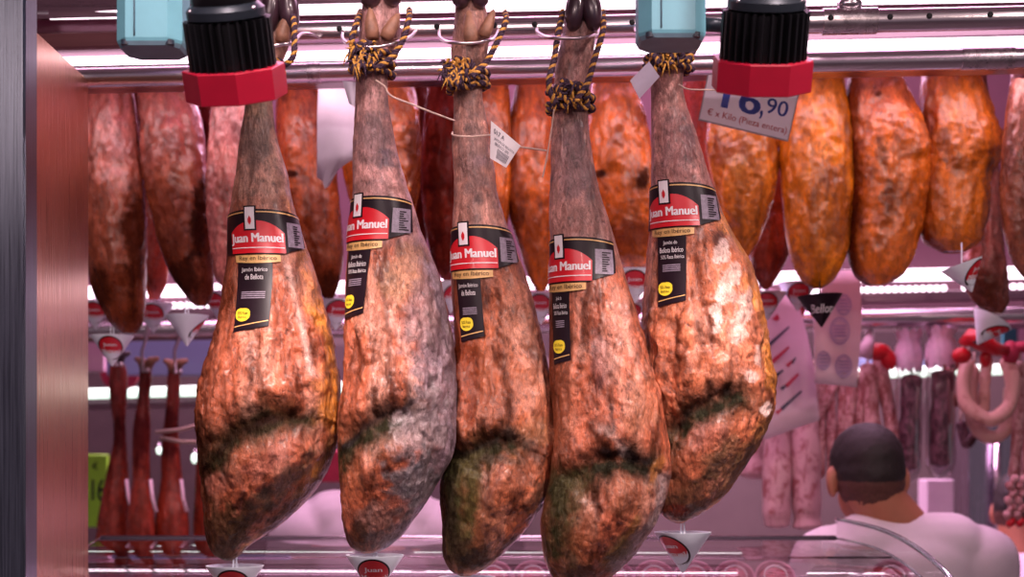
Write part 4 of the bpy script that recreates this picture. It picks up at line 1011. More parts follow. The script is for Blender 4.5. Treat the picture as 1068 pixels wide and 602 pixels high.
# ---------------------------------------------------------------- second row of hams
BO, BD, BB, PKB = lin(214, 112, 34), lin(124, 56, 30), lin(150, 72, 44), lin(188, 100, 88)
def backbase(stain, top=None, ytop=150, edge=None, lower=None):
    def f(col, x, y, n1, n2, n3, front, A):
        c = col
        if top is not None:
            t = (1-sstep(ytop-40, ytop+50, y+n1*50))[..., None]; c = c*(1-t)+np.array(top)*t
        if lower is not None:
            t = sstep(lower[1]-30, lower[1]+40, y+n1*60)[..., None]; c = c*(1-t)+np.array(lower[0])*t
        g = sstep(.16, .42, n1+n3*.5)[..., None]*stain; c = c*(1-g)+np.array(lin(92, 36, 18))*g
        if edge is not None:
            u = (1-np.cos(A))/2; g = (sstep(1-edge[1], 1, u+n1*.2))[..., None]; c = c*(1-g)+np.array(edge[0])*g  # left side darkened in colour, standing in for side shading
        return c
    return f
BH = [
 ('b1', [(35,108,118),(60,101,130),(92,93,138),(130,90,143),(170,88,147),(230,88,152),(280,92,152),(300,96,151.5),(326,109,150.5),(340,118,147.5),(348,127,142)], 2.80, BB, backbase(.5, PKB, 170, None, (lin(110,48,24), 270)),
  'brown ham hanging beside the side panel, leftmost of the second row', [([(128,95),(130,112),(126,125)], -.006, 4), ([(110,170),(114,240),(122,300)], .006, 14)], [(140,250,12,60,0,lin(64,26,16),.85,.6),(105,300,10,30,0,lin(64,28,18),.7,.6)], .002),
 ('b2', [(35,158,175),(60,150,190),(90,145,200),(130,146,211),(180,149,215),(220,158,220),(260,168,223),(290,180,223),(310,195,221),(319,203,215)], 2.80, BB, backbase(.5, PKB, 150, None, (lin(96,40,24), 250)),
  'brown ham with a pale streak near its top, second in its row from the left', [([(188,95),(192,130),(196,170)], -.006, 5), ([(178,120),(172,170),(176,230)], .007, 12)], [(208,230,12,50,.1,lin(48,20,14),.9,.6),(190,290,20,24,.6,lin(60,28,20),.8,.6)], .002),
 ('b3', [(60,224,252),(108,221,265),(160,217,262),(230,216,258),(270,222,256),(295,228,250),(302,235,244)], 2.74, lin(196,112,106), backbase(.25, lin(208,130,128), 150),
  'pink speckled ham mostly behind the leftmost labelled ham', [], [(232,200,8,30,0,lin(160,80,60),.5,.9)], .0035),
 ('b4', [(35,300,325),(88,290,334),(130,288,345),(190,292,352),(240,302,357),(280,318,357),(300,330,352),(311,338,348)], 2.80, lin(196,92,40), backbase(.7, None, 0, None, (lin(120,50,24), 240)),
  'orange-brown ham between the two leftmost labelled hams', [([(300,140),(306,190),(320,240)], .006, 9)], [(306,182,7,5,0,lin(40,14,8),.9,.4),(344,300,14,24,0,lin(70,30,16),.9,.5),(330,230,12,34,0,lin(130,50,20),.6,.7)], .002),
 ('b5', [(35,362,392),(85,352,430),(130,352,438),(180,358,438),(230,372,430),(256,388,418),(264,398,408)], 2.80, lin(206,102,30), backbase(.5, None, 0),
  'orange ham behind the shank of the ham with the grey flank', [], [(434,170,12,60,0,lin(90,34,16),.9,.5)], .0015),
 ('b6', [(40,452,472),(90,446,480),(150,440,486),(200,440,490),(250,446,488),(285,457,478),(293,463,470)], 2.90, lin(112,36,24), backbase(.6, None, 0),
  'dark red ham in shade left of the middle labelled ham', [([(462,110),(458,170),(462,230)], .006, 7)], [(455,200,10,60,0,lin(60,18,12),.7,.6)], .002),
 ('b7', [(40,497,520),(85,494,530),(130,494,533),(180,499,533),(230,506,530),(255,514,524)], 2.78, lin(214,104,26), backbase(.5, None, 0),
  'narrow orange ham just right of the middle shank', [], [(508,150,10,60,0,lin(110,44,18),.7,.6)], .0015),
 ('b8', [(40,545,565),(83,539,576),(120,532,580),(170,527,582),(220,530,584),(260,542,581),(290,552,575),(304,560,568)], 2.80, lin(214,104,34), backbase(.5, None, 0, (lin(112,46,22), .25)),
  'glossy orange ham between the middle and the lowest labelled ham', [([(556,110),(554,160),(552,210)], .005, 8)], [(552,250,12,36,0,lin(186,84,24),.5,.6),(540,200,8,60,0,lin(120,50,22),.7,.6)], .002),
 ('b9', [(40,628,655),(80,619,660),(120,614,673),(160,614,680),(220,622,688),(255,633,686),(275,645,680),(281,655,670)], 2.78, lin(220,108,30), backbase(.55, None, 0),
  'glossy orange ham with a dark pit, right behind the lowest labelled ham', [([(640,90),(642,140),(640,180)], .006, 10)], [(626,182,7,6,0,lin(36,12,6),.95,.4),(672,185,7,16,.3,lin(40,20,8),.9,.5),(668,120,8,14,0,lin(110,40,10),.7,.6),(660,250,26,26,0,lin(140,56,24),.7,.6)], .002),
 ('b10', [(40,714,733),(78,708,740),(120,706,746),(160,708,750),(200,716,744),(212,724,738)], 2.95, lin(190,84,78), backbase(.35, None, 0),
  'pinkish red ham partly hidden by the price card', [], [], .003),
 ('b11', [(40,756,790),(90,745,800),(130,738,807),(150,737,811),(180,741,811),(210,748,806),(240,757,796),(262,765,785),(270,771,778)], 2.78, lin(214,120,34), backbase(.5, None, 0),
  'orange ham hanging directly below the price card', [([(766,160),(762,200),(764,240)], .006, 10)], [(760,158,26,16,0,lin(150,74,44),.7,.8),(770,172,10,14,0,lin(224,160,90),.4,.6)], .0025),
 ('b12', [(40,834,862),(75,820,877),(110,815,884),(150,813,888),(190,815,889),(230,818,887),(262,823,884),(284,831,875),(297,841,864),(301,848,857)], 2.76, lin(226,124,24), backbase(.45, None, 0),
  'orange ham with the black cone stuck below it', [([(838,100),(834,150),(836,200)], .006, 10)], [(868,185,16,16,0,lin(140,66,28),.8,.7),(850,268,10,12,0,lin(156,84,10),.5,.7),(876,225,8,40,0,lin(170,80,20),.5,.6)], .002),
 ('b13', [(40,896,925),(75,886,938),(100,883,950),(130,884,962),(170,886,969),(210,888,966),(250,885,958),(276,887,948),(291,895,936),(298,905,922)], 2.76, lin(222,112,28), backbase(.5, lin(196,96,56), 110, (lin(110,44,20), .2)),
  'orange ham with a dark spot near its top, right of the black cone', [([(948,115),(956,140),(960,165)], .008, 12), ([(920,110),(910,160),(914,220)], .004, 9)], [(916,98,4,5,0,lin(60,24,14),.9,.3),(918,112,12,12,0,lin(160,76,44),.6,.7),(920,160,8,14,0,lin(96,50,20),.7,.8),(926,210,10,26,.1,lin(110,52,20),.7,.8),(902,180,14,14,0,lin(110,48,20),.6,.8)], .0025),
 ('b14', [(40,972,1000),(75,962,1020),(100,960,1030),(130,961,1039),(152,962,1046),(168,962,1042),(182,962,1034),(222,961,1031),(240,961,1026),(255,968,1019),(263,983,1006)], 2.76, lin(226,120,30), backbase(.4, None, 0, (lin(140,54,20), .22)),
  'bright orange ham with a bulge at mid height, last whole one at the right', [([(1028,120),(1026,145),(1030,160)], .006, 9)], [(986,150,8,22,0,lin(120,56,22),.7,.8),(1000,170,16,12,0,lin(110,50,20),.6,.8)], .002),
 ('b15', [(160,792,812),(190,786,822),(230,785,827),(270,783,821),(292,789,809),(302,796,802)], 2.98, lin(140,56,34), backbase(.6, None, 0),
  'dark reddish ham behind the two orange hams right of the price card', [([(806,220),(800,260),(798,290)], .006, 6)], [], .002),
 ('b16', [(60,1012,1026),(120,1012,1034),(180,1014,1042),(220,1012,1044),(260,1006,1047),(285,1003,1050),(305,1010,1050.5),(320,1021,1050),(327,1031,1045)], 2.98, lin(170,92,80), backbase(.45, None, 0, None, (lin(116,58,40), 285)),
  'dull pinkish brown ham whose tip shows behind the last orange ham', [], [(1030,300,16,14,0,lin(90,46,30),.7,.7)], .0035),
 ('b17', [(60,1058,1085),(100,1052,1095),(150,1047,1098),(200,1044,1098),(250,1050,1092),(280,1060,1080),(289,1067,1074)], 2.66, lin(150,82,56), backbase(.5, lin(170,96,80), 120),
  'brown ham cut off by the right edge of the picture', [], [(1050,140,8,50,0,lin(100,50,40),.7,.7)], .003),
 ('b19', [(40,132,150),(90,126,158),(160,126,160),(220,132,158),(262,140,154)], 3.05, lin(96,40,30), backbase(.5, None, 0),  # made-up dark hams from here, added to darken the pale gaps
  'dark ham in the gap between the two leftmost brown hams, above the small reddish one', [], [], .002),
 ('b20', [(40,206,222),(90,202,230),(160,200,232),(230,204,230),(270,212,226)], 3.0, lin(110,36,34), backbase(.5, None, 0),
  'dark red ham in the gap left of the pink speckled ham', [], [], .002),
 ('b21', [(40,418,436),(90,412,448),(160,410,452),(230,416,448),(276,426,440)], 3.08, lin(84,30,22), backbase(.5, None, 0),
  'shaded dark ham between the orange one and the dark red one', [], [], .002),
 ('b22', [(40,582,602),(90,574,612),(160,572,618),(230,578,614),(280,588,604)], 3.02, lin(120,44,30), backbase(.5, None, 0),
  'shaded reddish ham behind the lowest labelled ham, between two glossy orange ones', [], [], .002),
 ('b18', [(120,152,166),(200,148,172),(270,149,177),(300,152,172),(313,156,165)], 3.05, lin(170,62,40), backbase(.4, None, 0),
  'reddish ham further back between the two leftmost brown hams', [], [], .002),
]
for i, (nm, rows, Y, base, bf, lab, rd, pt_, rg) in enumerate(BH):
    h = Ham(rows, Y, .82, 150, 90)
    root = empty('waxed_ham' if i > 3 else 'cured_ham', P((rows[-1][1]+rows[-1][2])/2, rows[-1][0], Y), lab, 'ham', 'hams of the second row')
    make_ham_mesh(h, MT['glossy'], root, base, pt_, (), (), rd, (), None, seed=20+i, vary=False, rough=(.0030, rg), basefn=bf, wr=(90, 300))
    # cord from the shank up to the carrying rail
    cx = (rows[0][1]+rows[0][2])/2; c = V(cx, rows[0][0], Y); tz = 2.46
    mb = MB(); mb.tube([c-Vector((0, 0, .02)), Vector((c.x, c.y, max(c.z+.02, tz))), Vector((c.x+.01, 2.83 if Y < 2.85 else 2.80, max(c.z+.04, tz)+.02))], .0025, 8); mb.build('hanging_cord', MT['string'], root)

# white paper hanging behind the second labelled ham
def sheet_thing(name, out, Y, mat, label, cat, wave=.006, thick=.0015, group=None, bulge=0):
    """closed px outline; fan-filled into a wavy sheet with two faces"""
    import bmesh
    e = empty(name, P(np.mean([q[0] for q in out]), np.mean([q[1] for q in out]), Y), label, cat, group)
    bm = bmesh.new(); vs = [bm.verts.new(P(x, y, Y)) for x, y in out]; f = bm.faces.new(vs)
    bmesh.ops.triangulate(bm, faces=[f]); 
    for _ in range(3): bmesh.ops.subdivide_edges(bm, edges=bm.edges[:], cuts=1, use_grid_fill=True)
    for v in bm.verts: v.co.y += wave*math.sin(v.co.x*60+v.co.z*14)+wave*.6*math.sin(v.co.z*33+1)
    me = bpy.data.meshes.new('sheet')
    L0 = Vector(e.location)
    for v in bm.verts: v.co -= L0
    bm.to_mesh(me); bm.free(); me.materials.append(MT[mat]); me.polygons.foreach_set('use_smooth', [True]*len(me.polygons))
    o = bpy.data.objects.new('sheet', me); COL.objects.link(o); o.parent = e
    md = o.modifiers.new('solid', 'SOLIDIFY'); md.thickness = thick; md.offset = 0
    return e
sheet_thing('hanging_paper', [(334,60),(376,60),(376,165),(366,168),(352,178),(344,186),(342,194),(338,196),(336,188),(330,184),(331,165),(331,120)], 2.66, 'paper', 'white paper with a torn lower edge hanging beside the second ham', 'paper')
# price card
e = empty('price_card', P(780, 110, 2.50), 'tilted white price card with large blue price below the right lamp', 'price card')
cr = [np.array(q, float) for q in ((740, 68), (835, 92), (822, 148), (728, 125.5))]
def pc(u, v, off=0.):
    q = (cr[0]*(1-u)+cr[1]*u)*(1-v)+(cr[3]*(1-u)+cr[2]*u)*v; return P(q[0], q[1], 2.47-off+.015*v)
mb = MB(); A = lambda off: np.array([[pc(u, v, off) for u in (0, 1)] for v in (0, 1)])
mb.grid(A(.0008)); mb.grid(A(-.0008), flip=True); card = mb.build('card', MT['ivory'], e, smooth=False)
def pcf(off): return lambda a, b: np.array([pc(u, v, off) for u, v in zip(np.atleast_1d(a), np.atleast_1d(b))])
mb = MB()
for (u0, v0, u1, v1) in ((.0, .0, .012, 1), (.988, 0, 1, 1), (0, .97, 1, 1)):
    mb.grid(np.array([[pc(u0, v0, .0014), pc(u1, v0, .0014)], [pc(u0, v1, .0014), pc(u1, v1, .0014)]]))
mb.build('border', MT['lgrey'], card)
mb = MB(); f_ = pcf(.0014); put_text(mb, '16', f_, .22, .62, .16, .68, .045); put_text(mb, ',', f_, .635, .665, .56, .72, .03); put_text(mb, '90', f_, .69, .92, .30, .58, .02); mb.build('price', MT['pblue'], card)
mb = MB(); put_text(mb, '€ x Kilo (Pieza entera)', f_, .08, .96, .74, .90, .01); mb.build('lettering', MT['pred'], card)
for u in (.12, .8):
    q = Vector(pc(u, .0)); MB().tube([q+Vector((0, 0, -.012)), q+Vector((0, -.003, .0)), Vector((q.x, 2.44, 2.318))], .0012, 6).build('card_wire', MT['hook'], e)

# drip cups behind
G2 = 'white drip cups hanging in the second row'
def bcup(x, y, Y, rot, lab, **k): return cup(x, y, Y, rot, lab, group=G2, **k)
bcup(117, 351, 2.80, .1, 'white conical drip cup with a round red badge facing forward, below the leftmost brown ham', spike=6, scale=.98)
bcup(195, 330, 2.80, 1.9, 'white drip cup turned so its badge shows at right, below the second brown ham', spike=14, scale=.98)
bcup(160, 318, 3.05, .15, 'white drip cup below the small reddish ham further back at left', spike=8)
bcup(100, 316, 3.2, .1, 'white drip cup with a red badge close to the side panel', spike=8)
bcup(230, 306, 2.95, -.3, 'white drip cup peeping out left of the leftmost labelled ham', spike=8)
bcup(350, 314, 2.90, .3, 'white drip cup in the gap left of the second labelled ham', spike=4)
bcup(470, 296, 2.90, .5, 'white drip cup in the gap left of the middle labelled ham', spike=6)
bcup(564, 308, 2.95, -.1, 'white drip cup in the gap between the middle and the lowest labelled ham', spike=6)
bcup(662, 283, 2.78, -.1, 'white drip cup whose red badge shows left of the rightmost labelled ham', spike=6, scale=1.05)
bcup(655, 318, 3.2, .3, 'white drip cup lower down in the gap left of the rightmost labelled ham', spike=10)
bcup(1003, 276, 2.62, .75, 'white drip cup with its badge turned right below the last orange ham', tilt=-.35, spike=18, scale=.9, prong=False)
bcup(1035, 334, 2.98, .9, 'white drip cup tilted left over the red ribbon of the ring sausages', tilt=.55, spike=14, scale=1.0, prong=False)
bcup(800, 306, 3.1, -.2, 'white drip cup just right of the rightmost labelled ham', spike=8)
bcup(832, 296, 3.1, -.1, 'white drip cup behind the black cone, the upper one', spike=8)
bcup(826, 318, 3.3, .1, 'white drip cup behind the black cone, the lower one', spike=8)
cup(855, 309, 2.74, .0, 'black conical drip cup lettered in white below an orange ham', 'lblack', 1.0, ('Bellota',), False, -.06, 12, None, False)

# printed bag and sheet at the right
def flat_on(e, quads, Y, mat, nm, off=.004):
    for q in quads:
        mb = MB(); A = [P(x, y, Y-off) for x, y in q]; mb.add(A, [[3, 2, 1, 0]]); mb.add([a+np.array([0, .002, 0]) for a in A], [[0, 1, 2, 3]]); mb.build(nm, MT[mat], e, smooth=False)
e = sheet_thing('paper_bag', [(800,300),(830,308),(842,350),(848,380),(855,438),(800,458),(770,452),(775,380),(785,330)], 3.25, 'pinkpaper', 'pale pink paper bag with slanted dark and red brush strokes', 'bag', wave=.003)
def stroke(x0, y0, x1, y1, w):
    dx, dy = x1-x0, y1-y0; q = math.hypot(dx, dy); nx, ny = -dy/q*w/2, dx/q*w/2
    return [(x0+nx, y0+ny), (x1+nx*.5, y1+ny*.5), (x1-nx*.5, y1-ny*.5), (x0-nx, y0-ny)]
flat_on(e, [stroke(801,361,823,341,4), stroke(808,393,817,386,4), stroke(815,427,836,408,4), stroke(815,406,820,402,4), stroke(826,379,830,373,3)], 3.25, 'dkink', 'brush_stroke', .008)
flat_on(e, [stroke(805,378,823,362,4.5), stroke(821,382,827,376,4), stroke(820,403,833,390,4.5), stroke(810,431,815,427,4), stroke(808,330,812,334,8)], 3.25, 'rdink', 'brush_stroke', .008)
e = sheet_thing('printed_sheet', [(862,282),(896,282),(899,330),(894,404),(850,400),(848,330)], 3.15, 'pinkpaper', 'pale pink sheet printed with round bluish stamps, right of the bag', 'sheet', wave=.003)
for (x, y, r) in ((876, 345, 13), (859, 376, 9), (880, 382, 11), (880, 318, 10)):
    mb = MB(); th_ = np.linspace(0, 2*PI, 37)
    for ra, rb in ((1, .88), (.78, .72)):
        A = np.array([[P(x+q*r*.8*math.cos(t), y+q*r*1.1*math.sin(t), 3.141) for t in th_] for q in (ra, rb)]); mb.grid(A); mb.grid(A+np.array([0, .001, 0]), flip=True)
    for q in range(4): mb.box(P(x, y-5+q*3.4, 3.141), (M(r*.95, 3.14), .001, M(1.7, 3.14)))
    mb.build('round_stamp', MT['stamp'], e, smooth=False)

# ---------------------------------------------------------------- sausages
def sausage(pts, r, mat, label, name='salami', group=None, tie=True, seed=0, cat='sausage'):
    arr = np.array([P(*q) for q in pts]); t = np.arange(len(arr)); xs = np.linspace(0, len(arr)-1, 60)
    Q = np.stack([pchip(t, arr[:, i], xs) for i in range(3)], -1) if len(arr) > 2 else arr[0]+(arr[1]-arr[0])*(xs/(len(arr)-1))[:, None]
    e = empty(name, Q.mean(0), label, cat, group)
    s_ = np.linspace(0, 1, 60); R = random.Random(seed)
    rad = r*(1+.05*np.sin(s_*11+seed)+.04*np.sin(s_*23+seed*2))*np.minimum(1, np.sqrt(np.clip(1-((np.clip(.06-s_, 0, 1))/.06)**2, .02, 1)))*np.sqrt(np.clip(1-((np.clip(s_-.95, 0, 1))/.05)**2, .02, 1))
    MB().tube([tuple(q) for q in Q], list(rad), 22).build('casing', MT[mat], e)
    if tie:
        top = Q[0]; MB().tube([tuple(top+np.array([0, 0, -.006])), tuple(top+np.array([0, 0, .03]))], .003, 8).build('tie', MT['string'], e)
    return e
GS = 'thick floured salamis hanging below the paper bag'
sausage([(813,380,3.5),(811,440,3.5),(810,520,3.5),(811,551,3.5)], .034, 'salami', 'thick pink floured salami, left one of the pair below the paper bag', group=GS, seed=1)
sausage([(840,380,3.5),(839,440,3.5),(841,520,3.5),(842,553,3.5)], .036, 'salami', 'thick pink floured salami, right one of the pair below the paper bag', group=GS, seed=2)
sausage([(796,400,3.7),(790,450,3.7),(784,500,3.7)], .036, 'salami', 'floured salami half hidden behind the rightmost labelled ham', group=GS, seed=3)
GF = 'thin mottled sausages hanging in a bunch behind the seated head'
fu = [(857,400,855,500,.0125,'leftmost thin mottled sausage of the bunch'),(866,395,868,505,.013,'thin mottled sausage behind the printed sheet, second of the bunch'),(878,400,878,488,.012,'thin mottled sausage third of the bunch from the left'),
      (889,392,884,470,.015,'thin mottled sausage fourth of the bunch, left of the widest one'),(896,400,897,462,.012,'thin dark mottled sausage just left of the widest one'),(905,380,911,470,.022,'widest pale mottled sausage in the middle of the bunch'),
      (916,372,941,500,.018,'slanting mottled sausage right of the widest one, ending by the ear'),(873,398,850,440,.012,'slanting mottled sausage leaning left behind the printed sheet'),(848,388,853,486,.011,'thin mottled sausage touching the paper bag')]
for q, (x0, y0, x1, y1, r, lab) in enumerate(fu):
    sausage([(x0,y0,3.55),((x0*2+x1)/3,(y0*2+y1)/3,3.53),(x1,y1,3.52)], r, 'fuet', lab, 'thin_sausage', GF, seed=q+5)
e = empty('sausage_clip', P(907, 368, 3.5), 'red and pale knotted tie gathering the bunch of thin sausages', 'tie')
mb = MB(); mb.ellipsoid(P(915, 367, 3.49), (.035, .02, .022)); mb.ellipsoid(P(926, 374, 3.49), (.02, .015, .03), Matrix.Rotation(-.4, 3, 'Y')); mb.build('red_knot', MT['lred'], e)
mb = MB(); mb.tube([P(900, 372, 3.48), P(906, 356, 3.48), P(908, 345, 3.5)], [.024, .014, .008], 12); mb.build('pale_fold', MT['pinkpaper'], e)
GB = 'dark sausages in clear bags'
def bagged(x, y0, y1, w, lab, s_):
    e = sausage([(x+3, y0+22, 3.5), (x+1, (y0+y1)/2, 3.5), (x, y1, 3.5)], M(w*.40, 3.5), 'darksaus', lab, 'bagged_sausage', GB, seed=s_)
    R = random.Random(s_); c = P(x, 0, 3.5); n = 36; prof = [(y0-16, .9), (y0-6, .55), (y0+3, .35), (y0+12, .8), (y0+40, 1.0), ((y0+y1)/2, 1.0), (y1-4, .95), (y1+8, .6), (y1+12, .1)]
    A = []
    for (yy, f) in prof:
        A.append([P(x+w*.55*f*math.cos(2*PI*j/n)*(1+.08*math.sin(5*2*PI*j/n+yy)), yy, 3.5+M(w*.5, 3.5)*f*math.sin(2*PI*j/n)) for j in range(n+1)])
    o = MB().grid(np.array(A)).build('clear_bag', MT['wrap'], e)
    A = []
    for (yy, f) in ((y0-24, 1.0), (y0-14, .75), (y0-4, .9), (y0+8, 1.0), (y0+18, .9)):
        A.append([P(x+w*.55*f*math.cos(2*PI*j/n)*(1+.14*math.sin(7*2*PI*j/n+yy)), yy+3*math.sin(j*1.7), 3.49+M(w*.4, 3.5)*f*math.sin(2*PI*j/n)) for j in range(n+1)])
    MB().grid(np.array(A)).build('bag_top', MT['pbag'], e); return e
bagged(948, 368, 492, 26, 'dark purple sausage in a clear bag, left one of the bagged pair', 31)
bagged(981, 364, 488, 30, 'dark purple sausage in a clear bag, right one beside the ring sausages', 32)
GR_ = 'horseshoe ring sausages on the far rail'
sausage([(1010,374,3.48),(1005,400,3.46),(1010,424,3.45),(1032,438,3.44),(1052,424,3.45),(1056,396,3.46),(1048,372,3.48)], .0185, 'ringsaus', 'pale pink horseshoe-shaped sausage in front of the others', 'ring_sausage', GR_, seed=41)
sausage([(1016,380,3.55),(1012,420,3.53),(1020,448,3.52),(1038,456,3.52),(1052,440,3.53),(1054,400,3.55)], .0175, 'ringsaus', 'pale horseshoe sausage hanging lower, behind the front one', 'ring_sausage', GR_, seed=42)
sausage([(1030,372,3.52),(1027,400,3.5),(1026,430,3.5)], .014, 'ringsaus', 'short pale sausage inside the loop of the front ring sausage', 'ring_sausage', GR_, seed=43)
sausage([(1004,372,3.58),(990,386,3.56),(987,406,3.55),(994,418,3.55),(1006,414,3.56)], .0155, 'redsaus', 'dark red ring sausage left of the pale ones', 'ring_sausage', GR_, seed=44)
sausage([(1002,440,3.62),(1008,462,3.6),(1016,452,3.6)], .014, 'darksaus', 'dark end of a sausage peeping below the ring sausages', 'ring_sausage', GR_, seed=45)
sausage([(1064,376,3.5),(1063,430,3.5),(1057,500,3.5)], .014, 'fuet', 'thin pale sausage hanging by the right edge', 'thin_sausage', seed=46)
sausage([(1078,370,3.6),(1074,430,3.6),(1070,505,3.6)], .016, 'fuet', 'thin sausage at the very right edge behind the pale one', 'thin_sausage', seed=47)
e = empty('red_ribbon', P(1022, 358, 3.44), 'red ribbon knotted over the ring sausages', 'ribbon')
mb = MB(); mb.tube([P(1003,358,3.44), P(1012,352,3.42), P(1024,356,3.41), P(1036,364,3.42), P(1050,366,3.44)], [.010, .022, .024, .018, .012], 14); mb.build('ribbon_band', MT['lred'], e)
mb = MB(); mb.ellipsoid(P(1003, 371, 3.43), (.024, .015, .02)); mb.ellipsoid(P(1028, 374, 3.43), (.014, .012, .022)); mb.build('ribbon_knot', MT['lred'], e)
mb = MB(); mb.ellipsoid(P(1020, 357, 3.385), (.012, .004, .005)); mb.build('ribbon_hole', MT['hole'], e)
e = empty('red_ribbon', P(1055, 368, 3.5), 'dark crimson bow against the right edge above the thin sausage', 'ribbon')
mb = MB(); mb.ellipsoid(P(1054, 368, 3.46), (.022, .015, .03)); mb.ellipsoid(P(1066, 362, 3.46), (.025, .015, .014)); mb.build('bow', MT['rdink'], e)
# garland of tiny sausages
for s_, (x, lab) in enumerate(((1052, 'string of tiny speckled sausages left of the garland pair'), (1062, 'string of tiny speckled sausages right of the garland pair'))):
    e = empty('sausage_string', P(x, 520, 3.4), lab, 'sausage')
    MB().tube([P(x+4, 495, 3.4), P(x, 552, 3.4)], .002, 6).build('cord', MT['string'], e)
    for q in range(7):
        mb = MB(); mb.ellipsoid(P(x+4-q*.6+(-2 if q % 2 else 2), 500+q*7.5, 3.4), (.010, .010, .013), Matrix.Rotation(.6*(-1)**q, 3, 'Y'), 14, 8); mb.build('tiny_sausage', MT['fuet'] if q < 6 else MT['lred'], e)

# ---------------------------------------------------------------- far cured hams at the left with their hooks
FH = [([(372,118,126),(386,114,132),(400,114,133),(420,115,132),(440,118,131),(462,118,132),(490,112,134),(520,106,134),(545,102,133),(575,100,132),(610,106,128),(625,112,120)], 3.65, 'far dark red ham nearest the side panel', 122),
      ([(378,146,158),(395,145,158),(420,143,156),(445,139,157),(470,138,156),(500,138,157),(530,134,160),(560,132,161),(600,136,158),(622,142,150)], 3.6, 'far dark red ham, middle of the three, with splayed toes', 150),
      ([(380,176,188),(400,174,188),(425,173,187),(450,170,186),(475,168,188),(500,168,190),(530,163,195),(560,161,197),(600,166,192),(622,174,184)], 3.65, 'far dark red ham, right one of the three', 184),
      ([(420,214,226),(470,206,230),(520,203,234),(560,202,238),(600,210,232)], 3.7, 'far dark red ham half hidden by the leftmost labelled ham', 214)]
for i, (rows, Y, lab, hx) in enumerate(FH):
    h = Ham(rows, Y, .8, 110, 60)
    root = empty('cured_ham', P((rows[-1][1]+rows[-1][2])/2, rows[-1][0], Y), lab, 'ham', 'far hams hanging at the left')
    make_ham_mesh(h, MT['glossy'], root, lin(150, 52, 34), [(rows[4][1]+8, 455, 12, 30, 0, lin(70, 24, 28), .7, .6)], (), (), [], (), None, seed=50+i, vary=False, rough=(.003, .002), basefn=backbase(.5, lin(130, 48, 42), 440), wr=(420, 600))
    for dx in (-5, 6):
        mb = MB(); x = (rows[0][1]+rows[0][2])/2; mb.tube([P(x, rows[0][0]+8, Y), P(x+dx, rows[0][0]-2, Y-.01), P(x+dx*2.2, rows[0][0]-4, Y-.02)], [.014, .011, .005], 10); mb.build('toe', MT['hoof' if i == 0 else 'toe'], root)
    if i < 3:
        pts = [P(hx, 334, 3.5), P(hx+4, 338, 3.5), P(hx+3, 352, 3.52), P(hx-2, 366, Y-.04), P(hx-1, rows[0][0]+10, Y-.02), P(hx+4, rows[0][0]+8, Y-.03)]
        e = empty('meat_hook', pts[2], ['pale hook above the far ham nearest the side panel', 'pale hook above the middle far ham', 'pale hook above the right far ham'][i], 'hook', 'hooks of the far hams')
        MB().tube(pts, .004, 8).build('rod', MT['hook'], e); MB().ellipsoid(pts[-1], (.006, .006, .006)).build('rounded_tip', MT['hook'], e)
        # white strap tags on the shank
        mb = MB(); x = rows[4][2]
        mb.tube([P(x+1, 500, Y-.06), P(x+3, 520, Y-.06), P(x+7, 534, Y-.06)], .0045, 8); mb.build('pale_strap', MT['pinkpaper'], root)
# pink cords tied between far hams
e = empty('cord', P(185, 460, 3.45), 'pair of pink cords reaching from the far hams to the leftmost labelled ham', 'cord')
for a_, b_ in (((163, 451), (212, 442)), ((168, 457), (212, 461))):
    MB().tube([P(*a_, 3.5), P((a_[0]+b_[0])/2, (a_[1]+b_[1])/2+2, 3.45), P(*b_, 3.4)], .0045, 8).build('strand', MT['string'], e)
